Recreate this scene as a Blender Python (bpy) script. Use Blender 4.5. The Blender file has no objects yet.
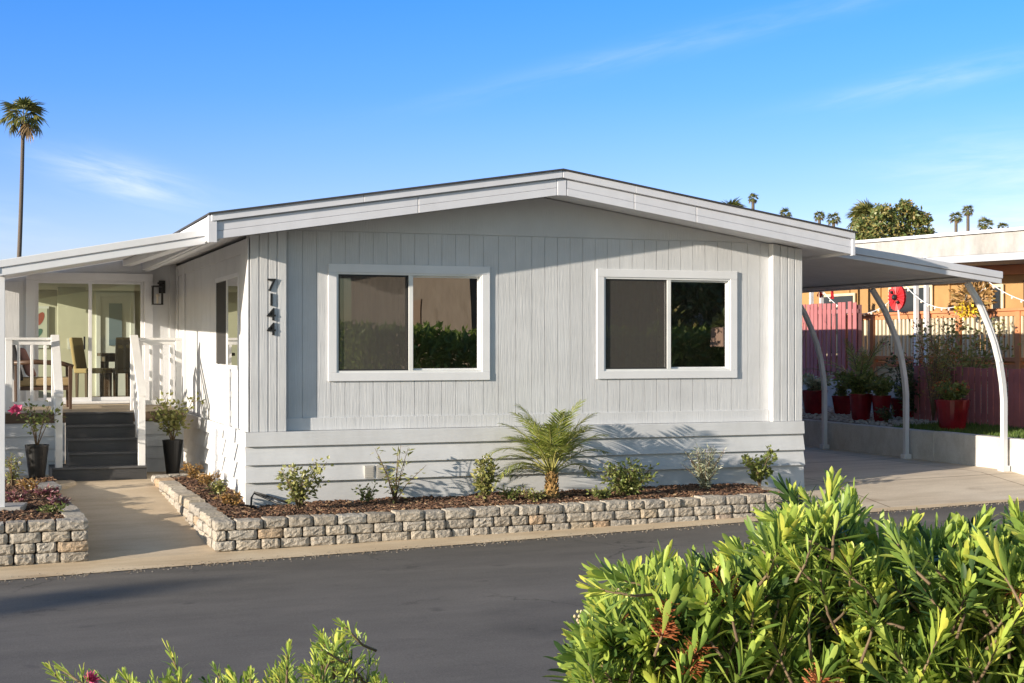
import bpy, math, random
from mathutils import Vector, Matrix, noise as mnoise
R = math.radians
rnd = random.Random(7144)
scene = bpy.context.scene
COL = scene.collection

# ------------------------------------------------------------------ helpers
WLOC = {}

def root_loc(o):
    v = Vector((0, 0, 0))
    while o is not None:
        v = v + Vector(WLOC.get(o.name, (0, 0, 0)))
        o = o.parent
    return v

def tag(o, label=None, cat=None, group=None, kind=None):
    if label: o['label'] = label
    if cat: o['category'] = cat
    if group: o['group'] = group
    if kind: o['kind'] = kind
    return o

def thing(name, label, cat, loc=(0, 0, 0), group=None):
    o = bpy.data.objects.new(name, None)
    COL.objects.link(o)
    o.location = loc
    o.empty_display_size = 0.1
    WLOC[o.name] = tuple(loc)
    return tag(o, label, cat, group)

def copy_tree(o, parent=None):
    c = o.copy()
    COL.objects.link(c)
    if parent is not None:
        c.parent = parent
    for ch in list(o.children):
        copy_tree(ch, c)
    return c

class MB:
    def __init__(s, xf=None):
        s.v = []; s.f = []; s.xf = xf
    def add(s, vs, fs):
        n = len(s.v)
        if s.xf:
            vs = [s.xf(*p) for p in vs]
        s.v.extend([tuple(p) for p in vs])
        s.f.extend([tuple(i + n for i in f) for f in fs])
        return s
    def box(s, x0, x1, y0, y1, z0, z1):
        vs = [(x0,y0,z0),(x1,y0,z0),(x1,y1,z0),(x0,y1,z0),(x0,y0,z1),(x1,y0,z1),(x1,y1,z1),(x0,y1,z1)]
        return s.add(vs, [(0,3,2,1),(4,5,6,7),(0,1,5,4),(1,2,6,5),(2,3,7,6),(3,0,4,7)])
    def hexa(s, b, t):
        vs = list(b) + list(t)
        return s.add(vs, [(0,3,2,1),(4,5,6,7),(0,1,5,4),(1,2,6,5),(2,3,7,6),(3,0,4,7)])
    def bar(s, p, q, w, h, up=(0,0,1)):
        p = Vector(p); q = Vector(q); d = (q-p).normalized(); up = Vector(up)
        a = d.cross(up)
        if a.length < 1e-4: a = d.cross(Vector((1,0,0)))
        a.normalize(); b = a.cross(d).normalized()
        a = a*w/2; b = b*h/2
        return s.hexa([p-a-b, p+a-b, p+a+b, p-a+b], [q-a-b, q+a-b, q+a+b, q-a+b])
    def prism(s, poly, axis, a, b):
        n = len(poly)
        def mk(p, t):
            if axis == 'y': return (p[0], t, p[1])
            if axis == 'x': return (t, p[0], p[1])
            return (p[0], p[1], t)
        vs = [mk(p, a) for p in poly] + [mk(p, b) for p in poly]
        fs = [tuple(range(n)), tuple(range(2*n-1, n-1, -1))]
        for i in range(n):
            j = (i+1) % n
            fs.append((j, i, n+i, n+j))
        return s.add(vs, fs)
    def tube(s, pts, rad, n=8, cap=True):
        pts = [Vector(p) for p in pts]
        if not isinstance(rad, (list, tuple)): rad = [rad]*len(pts)
        vs = []; fs = []
        ref = Vector((0.31, 0.12, 0.94))
        for i, p in enumerate(pts):
            d = (pts[min(i+1, len(pts)-1)] - pts[max(i-1, 0)])
            if d.length < 1e-9: d = Vector((0,0,1))
            d.normalize()
            a = d.cross(ref)
            if a.length < 1e-3: a = d.cross(Vector((1,0,0)))
            a.normalize(); b = d.cross(a)
            for k in range(n):
                t = 2*math.pi*k/n
                vs.append(p + a*math.cos(t)*rad[i] + b*math.sin(t)*rad[i])
        for i in range(len(pts)-1):
            for k in range(n):
                k2 = (k+1) % n
                fs.append((i*n+k, i*n+k2, (i+1)*n+k2, (i+1)*n+k))
        if cap:
            fs.append(tuple(range(n-1, -1, -1)))
            m = (len(pts)-1)*n
            fs.append(tuple(range(m, m+n)))
        return s.add(vs, fs)
    def lathe(s, prof, c, n=20):
        vs = []; fs = []
        for r, z in prof:
            for k in range(n):
                t = 2*math.pi*k/n
                vs.append((c[0]+r*math.cos(t), c[1]+r*math.sin(t), c[2]+z))
        for i in range(len(prof)-1):
            for k in range(n):
                k2 = (k+1) % n
                fs.append((i*n+k, i*n+k2, (i+1)*n+k2, (i+1)*n+k))
        return s.add(vs, fs)
    def ball(s, c, r, n=6, m=4):
        prof = [(max(1e-4, r*math.sin(math.pi*i/m)), -r*math.cos(math.pi*i/m)) for i in range(m+1)]
        return s.lathe(prof, c, n)
    def leaf(s, base, d, up, L, w, bend=0.2, fold=0.25, seg=3, tip=0.15):
        base = Vector(base); d = Vector(d).normalized(); up = Vector(up)
        side = d.cross(up)
        if side.length < 1e-3: side = d.cross(Vector((0.3, 0.9, 0.1)))
        side.normalize(); nrm = side.cross(d).normalized()
        vs = []; fs = []
        for i in range(seg+1):
            t = i/seg
            c = base + d*(L*t) - nrm*(bend*L*t*t)
            ww = w*0.5*(0.25 + 1.5*math.sin(math.pi*min(1, 0.08+t*0.86)))*0.62
            if i == seg: ww = w*0.5*tip
            vs += [c - side*ww + nrm*ww*fold, c, c + side*ww + nrm*ww*fold]
        for i in range(seg):
            a = i*3
            fs += [(a, a+1, a+4, a+3), (a+1, a+2, a+5, a+4)]
        return s.add(vs, fs)
    def quadleaf(s, c, d, side, L, w):
        c = Vector(c); d = Vector(d)*L; side = Vector(side)*w*0.5
        return s.add([c, c+d*0.5+side, c+d, c+d*0.5-side], [(0,1,2,3)])
    def build(s, name, mat, parent=None, smooth=False, bevel=0, seg=1):
        me = bpy.data.meshes.new(name)
        off = root_loc(parent) if parent is not None else Vector((0,0,0))
        me.from_pydata([(p[0]-off.x, p[1]-off.y, p[2]-off.z) for p in s.v], [], s.f)
        me.update()
        if mat is not None: me.materials.append(mat)
        if smooth:
            me.polygons.foreach_set('use_smooth', [True]*len(me.polygons))
        o = bpy.data.objects.new(name, me)
        COL.objects.link(o)
        if parent is not None: o.parent = parent
        if bevel:
            m = o.modifiers.new('bevel', 'BEVEL'); m.width = bevel; m.segments = seg
            m.limit_method = 'ANGLE'; m.angle_limit = R(40)
        return o

def rv():
    while True:
        v = Vector((rnd.uniform(-1,1), rnd.uniform(-1,1), rnd.uniform(-1,1)))
        if 0.05 < v.length < 1: return v.normalized()

# ------------------------------------------------------------------ materials
def new_mat(name):
    m = bpy.data.materials.new(name); m.use_nodes = True
    nt = m.node_tree
    b = nt.nodes['Principled BSDF']
    return m, nt, b
def N(nt, t, **kw):
    n = nt.nodes.new(t)
    for k, v in kw.items(): setattr(n, k, v)
    return n
def ramp(nt, stops, interp='LINEAR'):
    r = N(nt, 'ShaderNodeValToRGB'); cr = r.color_ramp; cr.interpolation = interp
    while len(cr.elements) > 1: cr.elements.remove(cr.elements[-1])
    cr.elements[0].position = stops[0][0]; cr.elements[0].color = (*stops[0][1], 1)
    for p, c in stops[1:]:
        e = cr.elements.new(p); e.color = (*c, 1)
    return r
def tex_noise(nt, scale, detail=4, rough=0.55, stretch=None, coord='Object'):
    tc = N(nt, 'ShaderNodeTexCoord'); n = N(nt, 'ShaderNodeTexNoise')
    n.inputs['Scale'].default_value = scale; n.inputs['Detail'].default_value = detail
    n.inputs['Roughness'].default_value = rough
    if stretch:
        mp = N(nt, 'ShaderNodeMapping'); mp.inputs['Scale'].default_value = stretch
        nt.links.new(tc.outputs[coord], mp.inputs['Vector']); nt.links.new(mp.outputs[0], n.inputs['Vector'])
    else:
        nt.links.new(tc.outputs[coord], n.inputs['Vector'])
    return n
def add_bump(nt, b, src, strength=0.3, dist=0.01):
    bp = N(nt, 'ShaderNodeBump'); bp.inputs['Strength'].default_value = strength
    bp.inputs['Distance'].default_value = dist
    nt.links.new(src, bp.inputs['Height']); nt.links.new(bp.outputs[0], b.inputs['Normal'])
def mul(nt, a, bsock):
    m = N(nt, 'ShaderNodeMix', data_type='RGBA', blend_type='MULTIPLY'); m.inputs['Factor'].default_value = 1
    nt.links.new(a, m.inputs['A']); nt.links.new(bsock, m.inputs['B'])
    return m.outputs['Result']

def paint(name, col, rough=0.5, grain=0.0, stretch=(14,14,1.2), var=0.06, gscale=6, dirt=0.0, metallic=0):
    m, nt, b = new_mat(name)
    n = tex_noise(nt, 3.0, 5)
    lo = tuple(c*(1-var) for c in col); hi = tuple(min(1, c*(1+var)) for c in col)
    r = ramp(nt, [(0.3, lo), (0.7, hi)]); nt.links.new(n.outputs['Fac'], r.inputs[0])
    out = r.outputs[0]
    if dirt:
        n3 = tex_noise(nt, 1.6, 8, 0.7, (1.0, 1.0, 0.35))
        r3 = ramp(nt, [(0.42, (1,1,1)), (0.75, (1-dirt, 1-dirt*1.05, 1-dirt*1.15))]); nt.links.new(n3.outputs['Fac'], r3.inputs[0])
        out = mul(nt, out, r3.outputs[0])
    nt.links.new(out, b.inputs['Base Color'])
    b.inputs['Roughness'].default_value = rough; b.inputs['Metallic'].default_value = metallic
    if grain:
        g = tex_noise(nt, gscale, 6, 0.65, stretch)
        add_bump(nt, b, g.outputs['Fac'], grain, 0.012)
    return m

def island_mat(name, stops, rough=0.8, noise_s=12, bump=0.4, bdist=0.008, mix=0.25, trans=0.0, spec=0.5):
    m, nt, b = new_mat(name)
    g = N(nt, 'ShaderNodeNewGeometry'); r = ramp(nt, stops)
    nt.links.new(g.outputs['Random Per Island'], r.inputs[0])
    n = tex_noise(nt, noise_s, 6, 0.65)
    r2 = ramp(nt, [(0.25, (1-mix,)*3), (0.75, (1+mix*0.4,)*3)]); nt.links.new(n.outputs['Fac'], r2.inputs[0])
    c = mul(nt, r.outputs[0], r2.outputs[0])
    nt.links.new(c, b.inputs['Base Color']); b.inputs['Roughness'].default_value = rough
    b.inputs['Specular IOR Level'].default_value = spec
    if bump: add_bump(nt, b, n.outputs['Fac'], bump, bdist)
    if trans:
        t = N(nt, 'ShaderNodeBsdfTranslucent'); nt.links.new(c, t.inputs['Color'])
        mx = N(nt, 'ShaderNodeMixShader'); mx.inputs[0].default_value = trans
        out = nt.nodes['Material Output']
        nt.links.new(b.outputs[0], mx.inputs[1]); nt.links.new(t.outputs[0], mx.inputs[2])
        nt.links.new(mx.outputs[0], out.inputs['Surface'])
    return m

def glass(name, tint=(0.9,0.95,0.9), ior=1.75, extra=0.05):
    m, nt, b = new_mat(name)
    nt.nodes.remove(b); out = nt.nodes['Material Output']
    tr = N(nt, 'ShaderNodeBsdfTransparent'); tr.inputs[0].default_value = (*tint, 1)
    gl = N(nt, 'ShaderNodeBsdfGlossy'); gl.inputs['Roughness'].default_value = 0.0
    fr = N(nt, 'ShaderNodeFresnel'); fr.inputs[0].default_value = ior
    ad = N(nt, 'ShaderNodeMath', operation='ADD'); ad.inputs[1].default_value = extra; ad.use_clamp = True
    n = tex_noise(nt, 1.2, 1)
    bp = N(nt, 'ShaderNodeBump'); bp.inputs['Strength'].default_value = 0.03; bp.inputs['Distance'].default_value = 0.05
    nt.links.new(n.outputs['Fac'], bp.inputs['Height']); nt.links.new(bp.outputs[0], gl.inputs['Normal'])
    nt.links.new(fr.outputs[0], ad.inputs[0])
    mx = N(nt, 'ShaderNodeMixShader'); nt.links.new(ad.outputs[0], mx.inputs[0])
    nt.links.new(tr.outputs[0], mx.inputs[1]); nt.links.new(gl.outputs[0], mx.inputs[2]); nt.links.new(mx.outputs[0], out.inputs[0])
    return m

M = {}
M['siding'] = paint('siding_paint', (0.605,0.615,0.635), 0.55, 0.38, (14,14,0.7), 0.05, 5, 0.10)
M['gable'] = paint('gable_paint', (0.595,0.605,0.625), 0.55, 0.35, (16,16,1.0), 0.04, 5, 0.05)
M['lap'] = paint('lap_paint', (0.61,0.62,0.64), 0.55, 0.3, (1.0,1.0,10), 0.05, 4, 0.16)
M['white'] = paint('white_trim_paint', (0.73,0.74,0.77), 0.4, 0.08, (2,2,2), 0.03, 8, 0.05)
M['whitewood'] = paint('white_rail_paint', (0.76,0.755,0.75), 0.45, 0.2, (10,10,2), 0.05, 8, 0.08)
M['fascia'] = paint('fascia_paint', (0.67,0.68,0.74), 0.42, 0.15, (0.6,2,6), 0.04, 4, 0.10)
M['vinyl'] = paint('vinyl', (0.74,0.75,0.75), 0.3)
M['metal'] = paint('awning_metal', (0.62,0.62,0.63), 0.4, 0.1, (0.6,6,2), 0.05, 3, 0.12)
M['postmetal'] = paint('post_metal', (0.66,0.66,0.68), 0.35, 0, var=0.05, dirt=0.08)
M['black'] = paint('black_metal', (0.015,0.015,0.016), 0.4)
M['dark_gasket'] = paint('dark_gasket', (0.02,0.02,0.02), 0.6)
M['shingle'] = paint('shingle', (0.045,0.045,0.05), 0.9, 0.8, (20,20,20), 0.3, 8)
M['tread'] = paint('dark_composite_tread', (0.050,0.050,0.053), 0.55, 0.3, (1,20,20), 0.15, 6, 0.2)
M['nosing'] = paint('worn_tread', (0.085,0.085,0.088), 0.5, 0.3, (1,20,20), 0.2, 6, 0.15)
M['deck'] = paint('deck_carpet', (0.42,0.34,0.24), 0.9, 0.4, (30,30,30), 0.1, 8)
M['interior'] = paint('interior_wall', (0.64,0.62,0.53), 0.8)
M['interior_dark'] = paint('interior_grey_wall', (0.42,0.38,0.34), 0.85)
M['floorwood'] = paint('interior_floor', (0.25,0.17,0.11), 0.4)
M['glass'] = glass('window_glass', (0.74,0.73,0.68), 1.9, 0.23)
M['doorglass'] = glass('door_glass', (0.80,0.88,0.74), 1.5, 0.03)
M['potblack'] = paint('black_planter', (0.006,0.006,0.0065), 0.45)
M['potred'] = paint('red_glaze', (0.20,0.010,0.016), 0.14, 0, var=0.35)
M['rose_fence'] = paint('rose_fence_paint', (0.40,0.14,0.145), 0.7, 0.5, (14,14,1), 0.12, 6, 0.15)
M['fence_gap'] = paint('fence_rail_paint', (0.30,0.15,0.16), 0.8)
M['orange_wall'] = paint('orange_tan_wall', (0.40,0.235,0.095), 0.7, 0.3, (10,10,1), 0.1, 5, 0.15)
M['orange_wood'] = paint('redwood_stain', (0.52,0.22,0.10), 0.6, 0.4, (10,2,10), 0.12, 6)
M['cream'] = paint('cream_paint', (0.66,0.58,0.42), 0.6, 0.2, (8,8,2), 0.1, 6, 0.2)
M['peel'] = paint('peeling_white_roof', (0.44,0.43,0.42), 0.6, 0.5, (3,3,3), 0.14, 4, 0.35)
M['soffitblue'] = paint('soffit_grey', (0.42,0.44,0.48), 0.7)
M['trunk'] = island_mat('bark', [(0,(0.12,0.085,0.06)),(1,(0.17,0.13,0.1))], 0.9, 25, 0.8, 0.02)
M['palmtrunk'] = island_mat('palm_bark', [(0,(0.11,0.09,0.075)),(1,(0.15,0.12,0.10))], 0.9, 8, 0.6, 0.05)
M['stem'] = island_mat('stem', [(0,(0.13,0.085,0.05)),(1,(0.20,0.14,0.08))], 0.8, 40, 0.3)
M['redstem'] = island_mat('red_stem', [(0,(0.30,0.07,0.06)),(1,(0.36,0.14,0.08))], 0.7, 40, 0.2)
M['cable'] = paint('hose_rubber', (0.03,0.03,0.03), 0.5)
M['cushion_tan'] = paint('tan_upholstery', (0.40,0.29,0.15), 0.9, 0.2, (30,30,30))
M['cushion_dark'] = paint('charcoal_cushion', (0.05,0.048,0.05), 0.9, 0.2, (30,30,30))
M['cushion_rose'] = paint('rose_cushion', (0.32,0.17,0.14), 0.9)
M['darkwood'] = paint('dark_wood', (0.09,0.05,0.03), 0.4, 0.2, (4,4,20))
M['red'] = paint('red_decoration', (0.55,0.025,0.03), 0.5)
M['bulb'] = paint('bulb_glass', (0.8,0.72,0.6), 0.2)
M['yellowflower'] = island_mat('yellow_flower', [(0,(0.75,0.5,0.02)),(1,(0.85,0.65,0.06))], 0.7, 30, 0)
M['pinkflower'] = island_mat('pink_flower', [(0,(0.55,0.04,0.16)),(1,(0.7,0.15,0.3))], 0.6, 30, 0, trans=0.2)
M['paleflower'] = island_mat('pale_flower', [(0,(0.55,0.5,0.6)),(1,(0.75,0.72,0.75))], 0.7, 30, 0, trans=0.2)

def leafmat(name, a, b_, c, trans=0.3, rough=0.42, spec=0.5):
    return island_mat(name, [(0,a),(0.5,b_),(1,c)], rough, 60, 0, 0, 0.12, trans, spec)
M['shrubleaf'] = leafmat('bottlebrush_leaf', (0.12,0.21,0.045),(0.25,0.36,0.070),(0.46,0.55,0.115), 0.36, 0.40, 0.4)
M['shrubshade'] = leafmat('bottlebrush_old_shade_leaf', (0.03,0.07,0.025),(0.07,0.13,0.035),(0.15,0.22,0.05), 0.3, 0.42, 0.35)  # old leaves, also darkened to paint shade into the gaps inside the shrub
M['shrubnew'] = leafmat('bottlebrush_new_leaf', (0.34,0.47,0.09),(0.48,0.58,0.11),(0.68,0.66,0.12), 0.38, 0.40, 0.4)
M['filament'] = island_mat('spent_flower', [(0,(0.36,0.08,0.02)),(1,(0.55,0.22,0.09))], 0.8, 40, 0, trans=0.2)
M['bud'] = island_mat('flower_bud', [(0,(0.42,0.42,0.2)),(1,(0.55,0.42,0.3))], 0.7, 40, 0)
M['palmleaf'] = leafmat('palm_leaflet', (0.13,0.18,0.035),(0.21,0.26,0.05),(0.35,0.36,0.09), 0.28, 0.4)
M['greenleaf'] = leafmat('garden_leaf', (0.11,0.15,0.04),(0.18,0.22,0.06),(0.29,0.30,0.09), 0.3)
M['roseleaf'] = leafmat('rose_leaf', (0.18,0.20,0.065),(0.27,0.28,0.09),(0.40,0.37,0.13), 0.3)
M['silverleaf'] = leafmat('silver_leaf', (0.30,0.34,0.20),(0.42,0.45,0.30),(0.55,0.56,0.45), 0.25)
M['dryleaf'] = leafmat('dry_leaf', (0.22,0.12,0.04),(0.34,0.19,0.06),(0.40,0.28,0.10), 0.2)
M['purpleleaf'] = leafmat('purple_leaf', (0.16,0.05,0.08),(0.24,0.09,0.11),(0.20,0.16,0.10), 0.2)
M['darkleaf'] = leafmat('dark_leaf', (0.035,0.06,0.02),(0.06,0.09,0.03),(0.10,0.12,0.04), 0.2)
M['treeleaf'] = leafmat('tree_leaf', (0.13,0.19,0.06),(0.22,0.26,0.08),(0.42,0.30,0.11), 0.3)
M['fanleaf'] = leafmat('fan_palm_leaf', (0.10,0.13,0.035),(0.17,0.18,0.05),(0.27,0.24,0.08), 0.25)
M['deadfrond'] = leafmat('dead_frond', (0.20,0.12,0.05),(0.26,0.17,0.08),(0.30,0.2,0.1), 0.1)
M['stone'] = island_mat('split_face_stone', [(0,(0.34,0.295,0.24)),(0.2,(0.47,0.42,0.355)),(0.4,(0.38,0.345,0.30)),(0.55,(0.49,0.425,0.34)),(0.74,(0.46,0.43,0.385)),(0.90,(0.47,0.39,0.29)),(0.97,(0.48,0.33,0.21)),(1,(0.44,0.41,0.38))], 0.85, 26, 1.0, 0.022, 0.5)
M['mulch'] = island_mat('bark_mulch', [(0,(0.055,0.03,0.02)),(0.4,(0.11,0.055,0.032)),(0.7,(0.16,0.085,0.05)),(0.93,(0.24,0.14,0.08)),(1,(0.45,0.33,0.2))], 0.9, 30, 0.4, 0.01)
M['lawn'] = island_mat('grass_blade', [(0,(0.05,0.10,0.015)),(0.6,(0.10,0.17,0.025)),(1,(0.16,0.22,0.04))], 0.6, 10, 0, trans=0.25)

def concrete(name, col, stain, sc=0.7, joint=0):
    m, nt, b = new_mat(name)
    n1 = tex_noise(nt, sc, 6, 0.6); n2 = tex_noise(nt, 90, 3, 0.7); n3 = tex_noise(nt, 2.3, 5, 0.7, (0.3, 1.6, 1))
    r1 = ramp(nt, [(0.35, col), (0.7, stain)]); nt.links.new(n1.outputs['Fac'], r1.inputs[0])
    r2 = ramp(nt, [(0.3, (0.8,0.8,0.8)), (0.7, (1.1,1.1,1.1))]); nt.links.new(n2.outputs['Fac'], r2.inputs[0])
    r3 = ramp(nt, [(0.4, (1.04,1.04,1.04)), (0.68, (0.82,0.80,0.77))]); nt.links.new(n3.outputs['Fac'], r3.inputs[0])
    c = mul(nt, mul(nt, r1.outputs[0], r2.outputs[0]), r3.outputs[0])
    ns = tex_noise(nt, 1.1, 3, 0.5); rs = ramp(nt, [(0.66, (1,1,1)), (0.74, (0.78,0.75,0.72))]); nt.links.new(ns.outputs['Fac'], rs.inputs[0])
    c = mul(nt, c, rs.outputs[0])
    if joint:
        tcj = N(nt, 'ShaderNodeTexCoord'); bk = N(nt, 'ShaderNodeTexBrick'); bk.offset = 0.0
        bk.inputs['Color1'].default_value = (1,1,1,1); bk.inputs['Color2'].default_value = (0.93,0.93,0.93,1); bk.inputs['Mortar'].default_value = (0.42,0.38,0.33,1)
        bk.inputs['Scale'].default_value = 1.0; bk.inputs['Mortar Size'].default_value = 0.012; bk.inputs['Brick Width'].default_value = joint; bk.inputs['Row Height'].default_value = joint
        nt.links.new(tcj.outputs['Object'], bk.inputs['Vector']); c = mul(nt, c, bk.outputs['Color'])
    nt.links.new(c, b.inputs['Base Color'])
    b.inputs['Roughness'].default_value = 0.85
    add_bump(nt, b, n2.outputs['Fac'], 0.25, 0.004)
    return m
M['concrete'] = concrete('walk_concrete', (0.60,0.50,0.375), (0.53,0.41,0.27), 0.7)
M['driveconcrete'] = concrete('drive_concrete', (0.68,0.585,0.46), (0.60,0.50,0.38), 0.5, 2.6)
M['gutter'] = concrete('gutter_concrete', (0.68,0.545,0.37), (0.60,0.45,0.28), 1.2)
M['blockwall'] = concrete('retaining_wall_paint', (0.60,0.59,0.57), (0.56,0.545,0.52), 0.8)
M['earth'] = concrete('bare_earth', (0.20,0.16,0.11), (0.15,0.12,0.08), 0.2)
M['stucco'] = concrete('stucco', (0.24,0.195,0.15), (0.21,0.165,0.125), 0.6)

def asphalt():
    m, nt, b = new_mat('asphalt')
    n1 = tex_noise(nt, 75, 3, 0.8); n2 = tex_noise(nt, 0.6, 6, 0.6, (0.6, 1.2, 1)); n3 = tex_noise(nt, 1.8, 7, 0.7, (0.55, 1.3, 1))
    r1 = ramp(nt, [(0.25, (0.62,0.62,0.64)), (0.62, (1.05,1.05,1.05)), (0.80, (1.9,1.85,1.8))]); nt.links.new(n1.outputs['Fac'], r1.inputs[0])
    r2 = ramp(nt, [(0.3, (0.124,0.112,0.095)), (0.7, (0.171,0.154,0.131))]); nt.links.new(n2.outputs['Fac'], r2.inputs[0])
    r3 = ramp(nt, [(0.34, (0.86,0.86,0.86)), (0.52, (1.0,1.0,1.0)), (0.70, (1.15,1.14,1.13))]); nt.links.new(n3.outputs['Fac'], r3.inputs[0])
    c = mul(nt, mul(nt, r2.outputs[0], r1.outputs[0]), r3.outputs[0])
    v = N(nt, 'ShaderNodeTexVoronoi', feature='DISTANCE_TO_EDGE'); v.inputs['Scale'].default_value = 0.42
    tc = N(nt, 'ShaderNodeTexCoord'); nw = tex_noise(nt, 1.6, 5, 0.6)
    av = N(nt, 'ShaderNodeVectorMath', operation='ADD'); nt.links.new(tc.outputs['Object'], av.inputs[0]); nt.links.new(nw.outputs['Color'], av.inputs[1])
    nt.links.new(av.outputs[0], v.inputs['Vector'])
    rc = ramp(nt, [(0.0, (0.40,0.40,0.40)), (0.010, (1,1,1))]); nt.links.new(v.outputs['Distance'], rc.inputs[0])
    nm = tex_noise(nt, 0.35, 2); rm = ramp(nt, [(0.46, (1,1,1)), (0.56, (0,0,0))]); nt.links.new(nm.outputs['Fac'], rm.inputs[0])
    mx = N(nt, 'ShaderNodeMix', data_type='RGBA', blend_type='MIX'); nt.links.new(rm.outputs[0], mx.inputs['Factor'])
    nt.links.new(rc.outputs[0], mx.inputs['A']); mx.inputs['B'].default_value = (1,1,1,1)
    sp = tex_noise(nt, 2.6, 2, 0.4); rs = ramp(nt, [(0.70, (1,1,1)), (0.76, (0.72,0.72,0.73))]); nt.links.new(sp.outputs['Fac'], rs.inputs[0])
    pa = tex_noise(nt, 0.22, 1, 0.3, (0.5, 1.4, 1)); rp = ramp(nt, [(0.50, (1,1,1)), (0.515, (0.86,0.86,0.87))]); nt.links.new(pa.outputs['Fac'], rp.inputs[0])
    c = mul(nt, mul(nt, c, rs.outputs[0]), rp.outputs[0])
    nt.links.new(mul(nt, c, mx.outputs['Result']), b.inputs['Base Color'])
    b.inputs['Roughness'].default_value = 0.82; b.inputs['Specular IOR Level'].default_value = 0.35
    add_bump(nt, b, n1.outputs['Fac'], 0.35, 0.006)
    return m
M['asphalt'] = asphalt()

# ------------------------------------------------------------------ camera
CAM = Vector((-2.925, -16.834, 1.786)); YAW = R(20.168)
cd = bpy.data.cameras.new('camera'); co = bpy.data.objects.new('camera', cd); COL.objects.link(co)
co.location = CAM; co.rotation_euler = (R(90), 0, -YAW)
cd.sensor_width = 36; cd.lens = 36*1450/1024; cd.shift_y = 3.77/1024
cd.clip_start = 0.05; cd.clip_end = 6000
scene.camera = co

# ------------------------------------------------------------------ sun and sky
AZ = R(74); EL = R(12.3)
to_sun = Vector((-math.sin(AZ)*math.cos(EL), -math.cos(AZ)*math.cos(EL), math.sin(EL)))
sl = bpy.data.lights.new('sun', 'SUN'); sl.energy = 5.0; sl.angle = R(0.5); sl.color = (1.0, 0.885, 0.73)
so = bpy.data.objects.new('sun', sl); COL.objects.link(so)
so.rotation_euler = to_sun.to_track_quat('Z', 'Y').to_euler(); so.location = (-30, -10, 20)

w = bpy.data.worlds.new('World'); scene.world = w; w.use_nodes = True
nt = w.node_tree; bg = nt.nodes['Background']
sky = N(nt, 'ShaderNodeTexSky', sky_type='NISHITA'); sky.sun_disc = False
sky.sun_elevation = EL; sky.sun_rotation = math.atan2(to_sun.x, to_sun.y)
sky.air_density = 1.0; sky.dust_density = 0.3; sky.ozone_density = 2.0; sky.altitude = 100
SKY_STRENGTH = 0.117
tc = N(nt, 'ShaderNodeTexCoord')
def vdot(vec, offs=(0,0,0)):
    d = N(nt, 'ShaderNodeVectorMath', operation='DOT_PRODUCT')
    s = N(nt, 'ShaderNodeVectorMath', operation='SUBTRACT'); s.inputs[1].default_value = offs
    nt.links.new(tc.outputs['Generated'], s.inputs[0]); nt.links.new(s.outputs[0], d.inputs[0]); d.inputs[1].default_value = vec
    return d.outputs['Value']
def mth(op, a, b=None, clamp=False):
    n = N(nt, 'ShaderNodeMath', operation=op); n.use_clamp = clamp
    for i, x in enumerate((a, b)):
        if x is None: continue
        if isinstance(x, (int, float)): n.inputs[i].default_value = x
        else: nt.links.new(x, n.inputs[i])
    return n.outputs[0]
def cloud(center, tilt, s1, s2, amp):
    c = Vector(center).normalized()
    h = Vector((c.y, -c.x, 0)).normalized(); u = h.cross(c)
    if u.z < 0: u = -u
    e1 = h*math.cos(tilt) + u*math.sin(tilt); e2 = -h*math.sin(tilt) + u*math.cos(tilt)
    a = mth('MULTIPLY', vdot(tuple(e1), tuple(c)), 1/s1); b_ = mth('MULTIPLY', vdot(tuple(e2), tuple(c)), 1/s2)
    r2 = mth('ADD', mth('MULTIPLY', a, a), mth('MULTIPLY', b_, b_))
    g = mth('POWER', 2.718, mth('MULTIPLY', r2, -1.0))
    cmb = N(nt, 'ShaderNodeCombineXYZ')
    nt.links.new(mth('MULTIPLY', vdot(tuple(e1)), 14.0), cmb.inputs[0]); nt.links.new(mth('MULTIPLY', vdot(tuple(e2)), 95.0), cmb.inputs[1])
    nz = N(nt, 'ShaderNodeTexNoise'); nz.inputs['Scale'].default_value = 1.0; nz.inputs['Detail'].default_value = 7; nz.inputs['Roughness'].default_value = 0.6
    nz.inputs['Distortion'].default_value = 0.5
    nt.links.new(cmb.outputs[0], nz.inputs['Vector'])
    m = mth('MULTIPLY', mth('SUBTRACT', nz.outputs['Fac'], 0.30), 2.4, True)
    return mth('MULTIPLY', mth('MULTIPLY', g, m), amp)
tot = None
for args in [((0.09,0.99,0.11), R(-12), 0.045, 0.012, 0.60), ((0.59,0.79,0.175), R(10), 0.075, 0.008, 0.26), ((0.45,0.87,0.205), R(12), 0.16, 0.008, 0.14),
             ((0.625,0.77,0.115), R(2), 0.07, 0.022, 0.35), ((0.64,0.77,0.075), R(2), 0.10, 0.018, 0.75), ((-0.05,0.99,0.08), R(-5), 0.08, 0.02, 0.3)]:
    cl = cloud(*args); tot = cl if tot is None else mth('ADD', tot, cl)
tot = mth('MINIMUM', tot, 0.95)
tint = N(nt, 'ShaderNodeMix', data_type='RGBA', blend_type='MULTIPLY'); tint.inputs['Factor'].default_value = 1.0
nt.links.new(sky.outputs[0], tint.inputs['A'])
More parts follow.
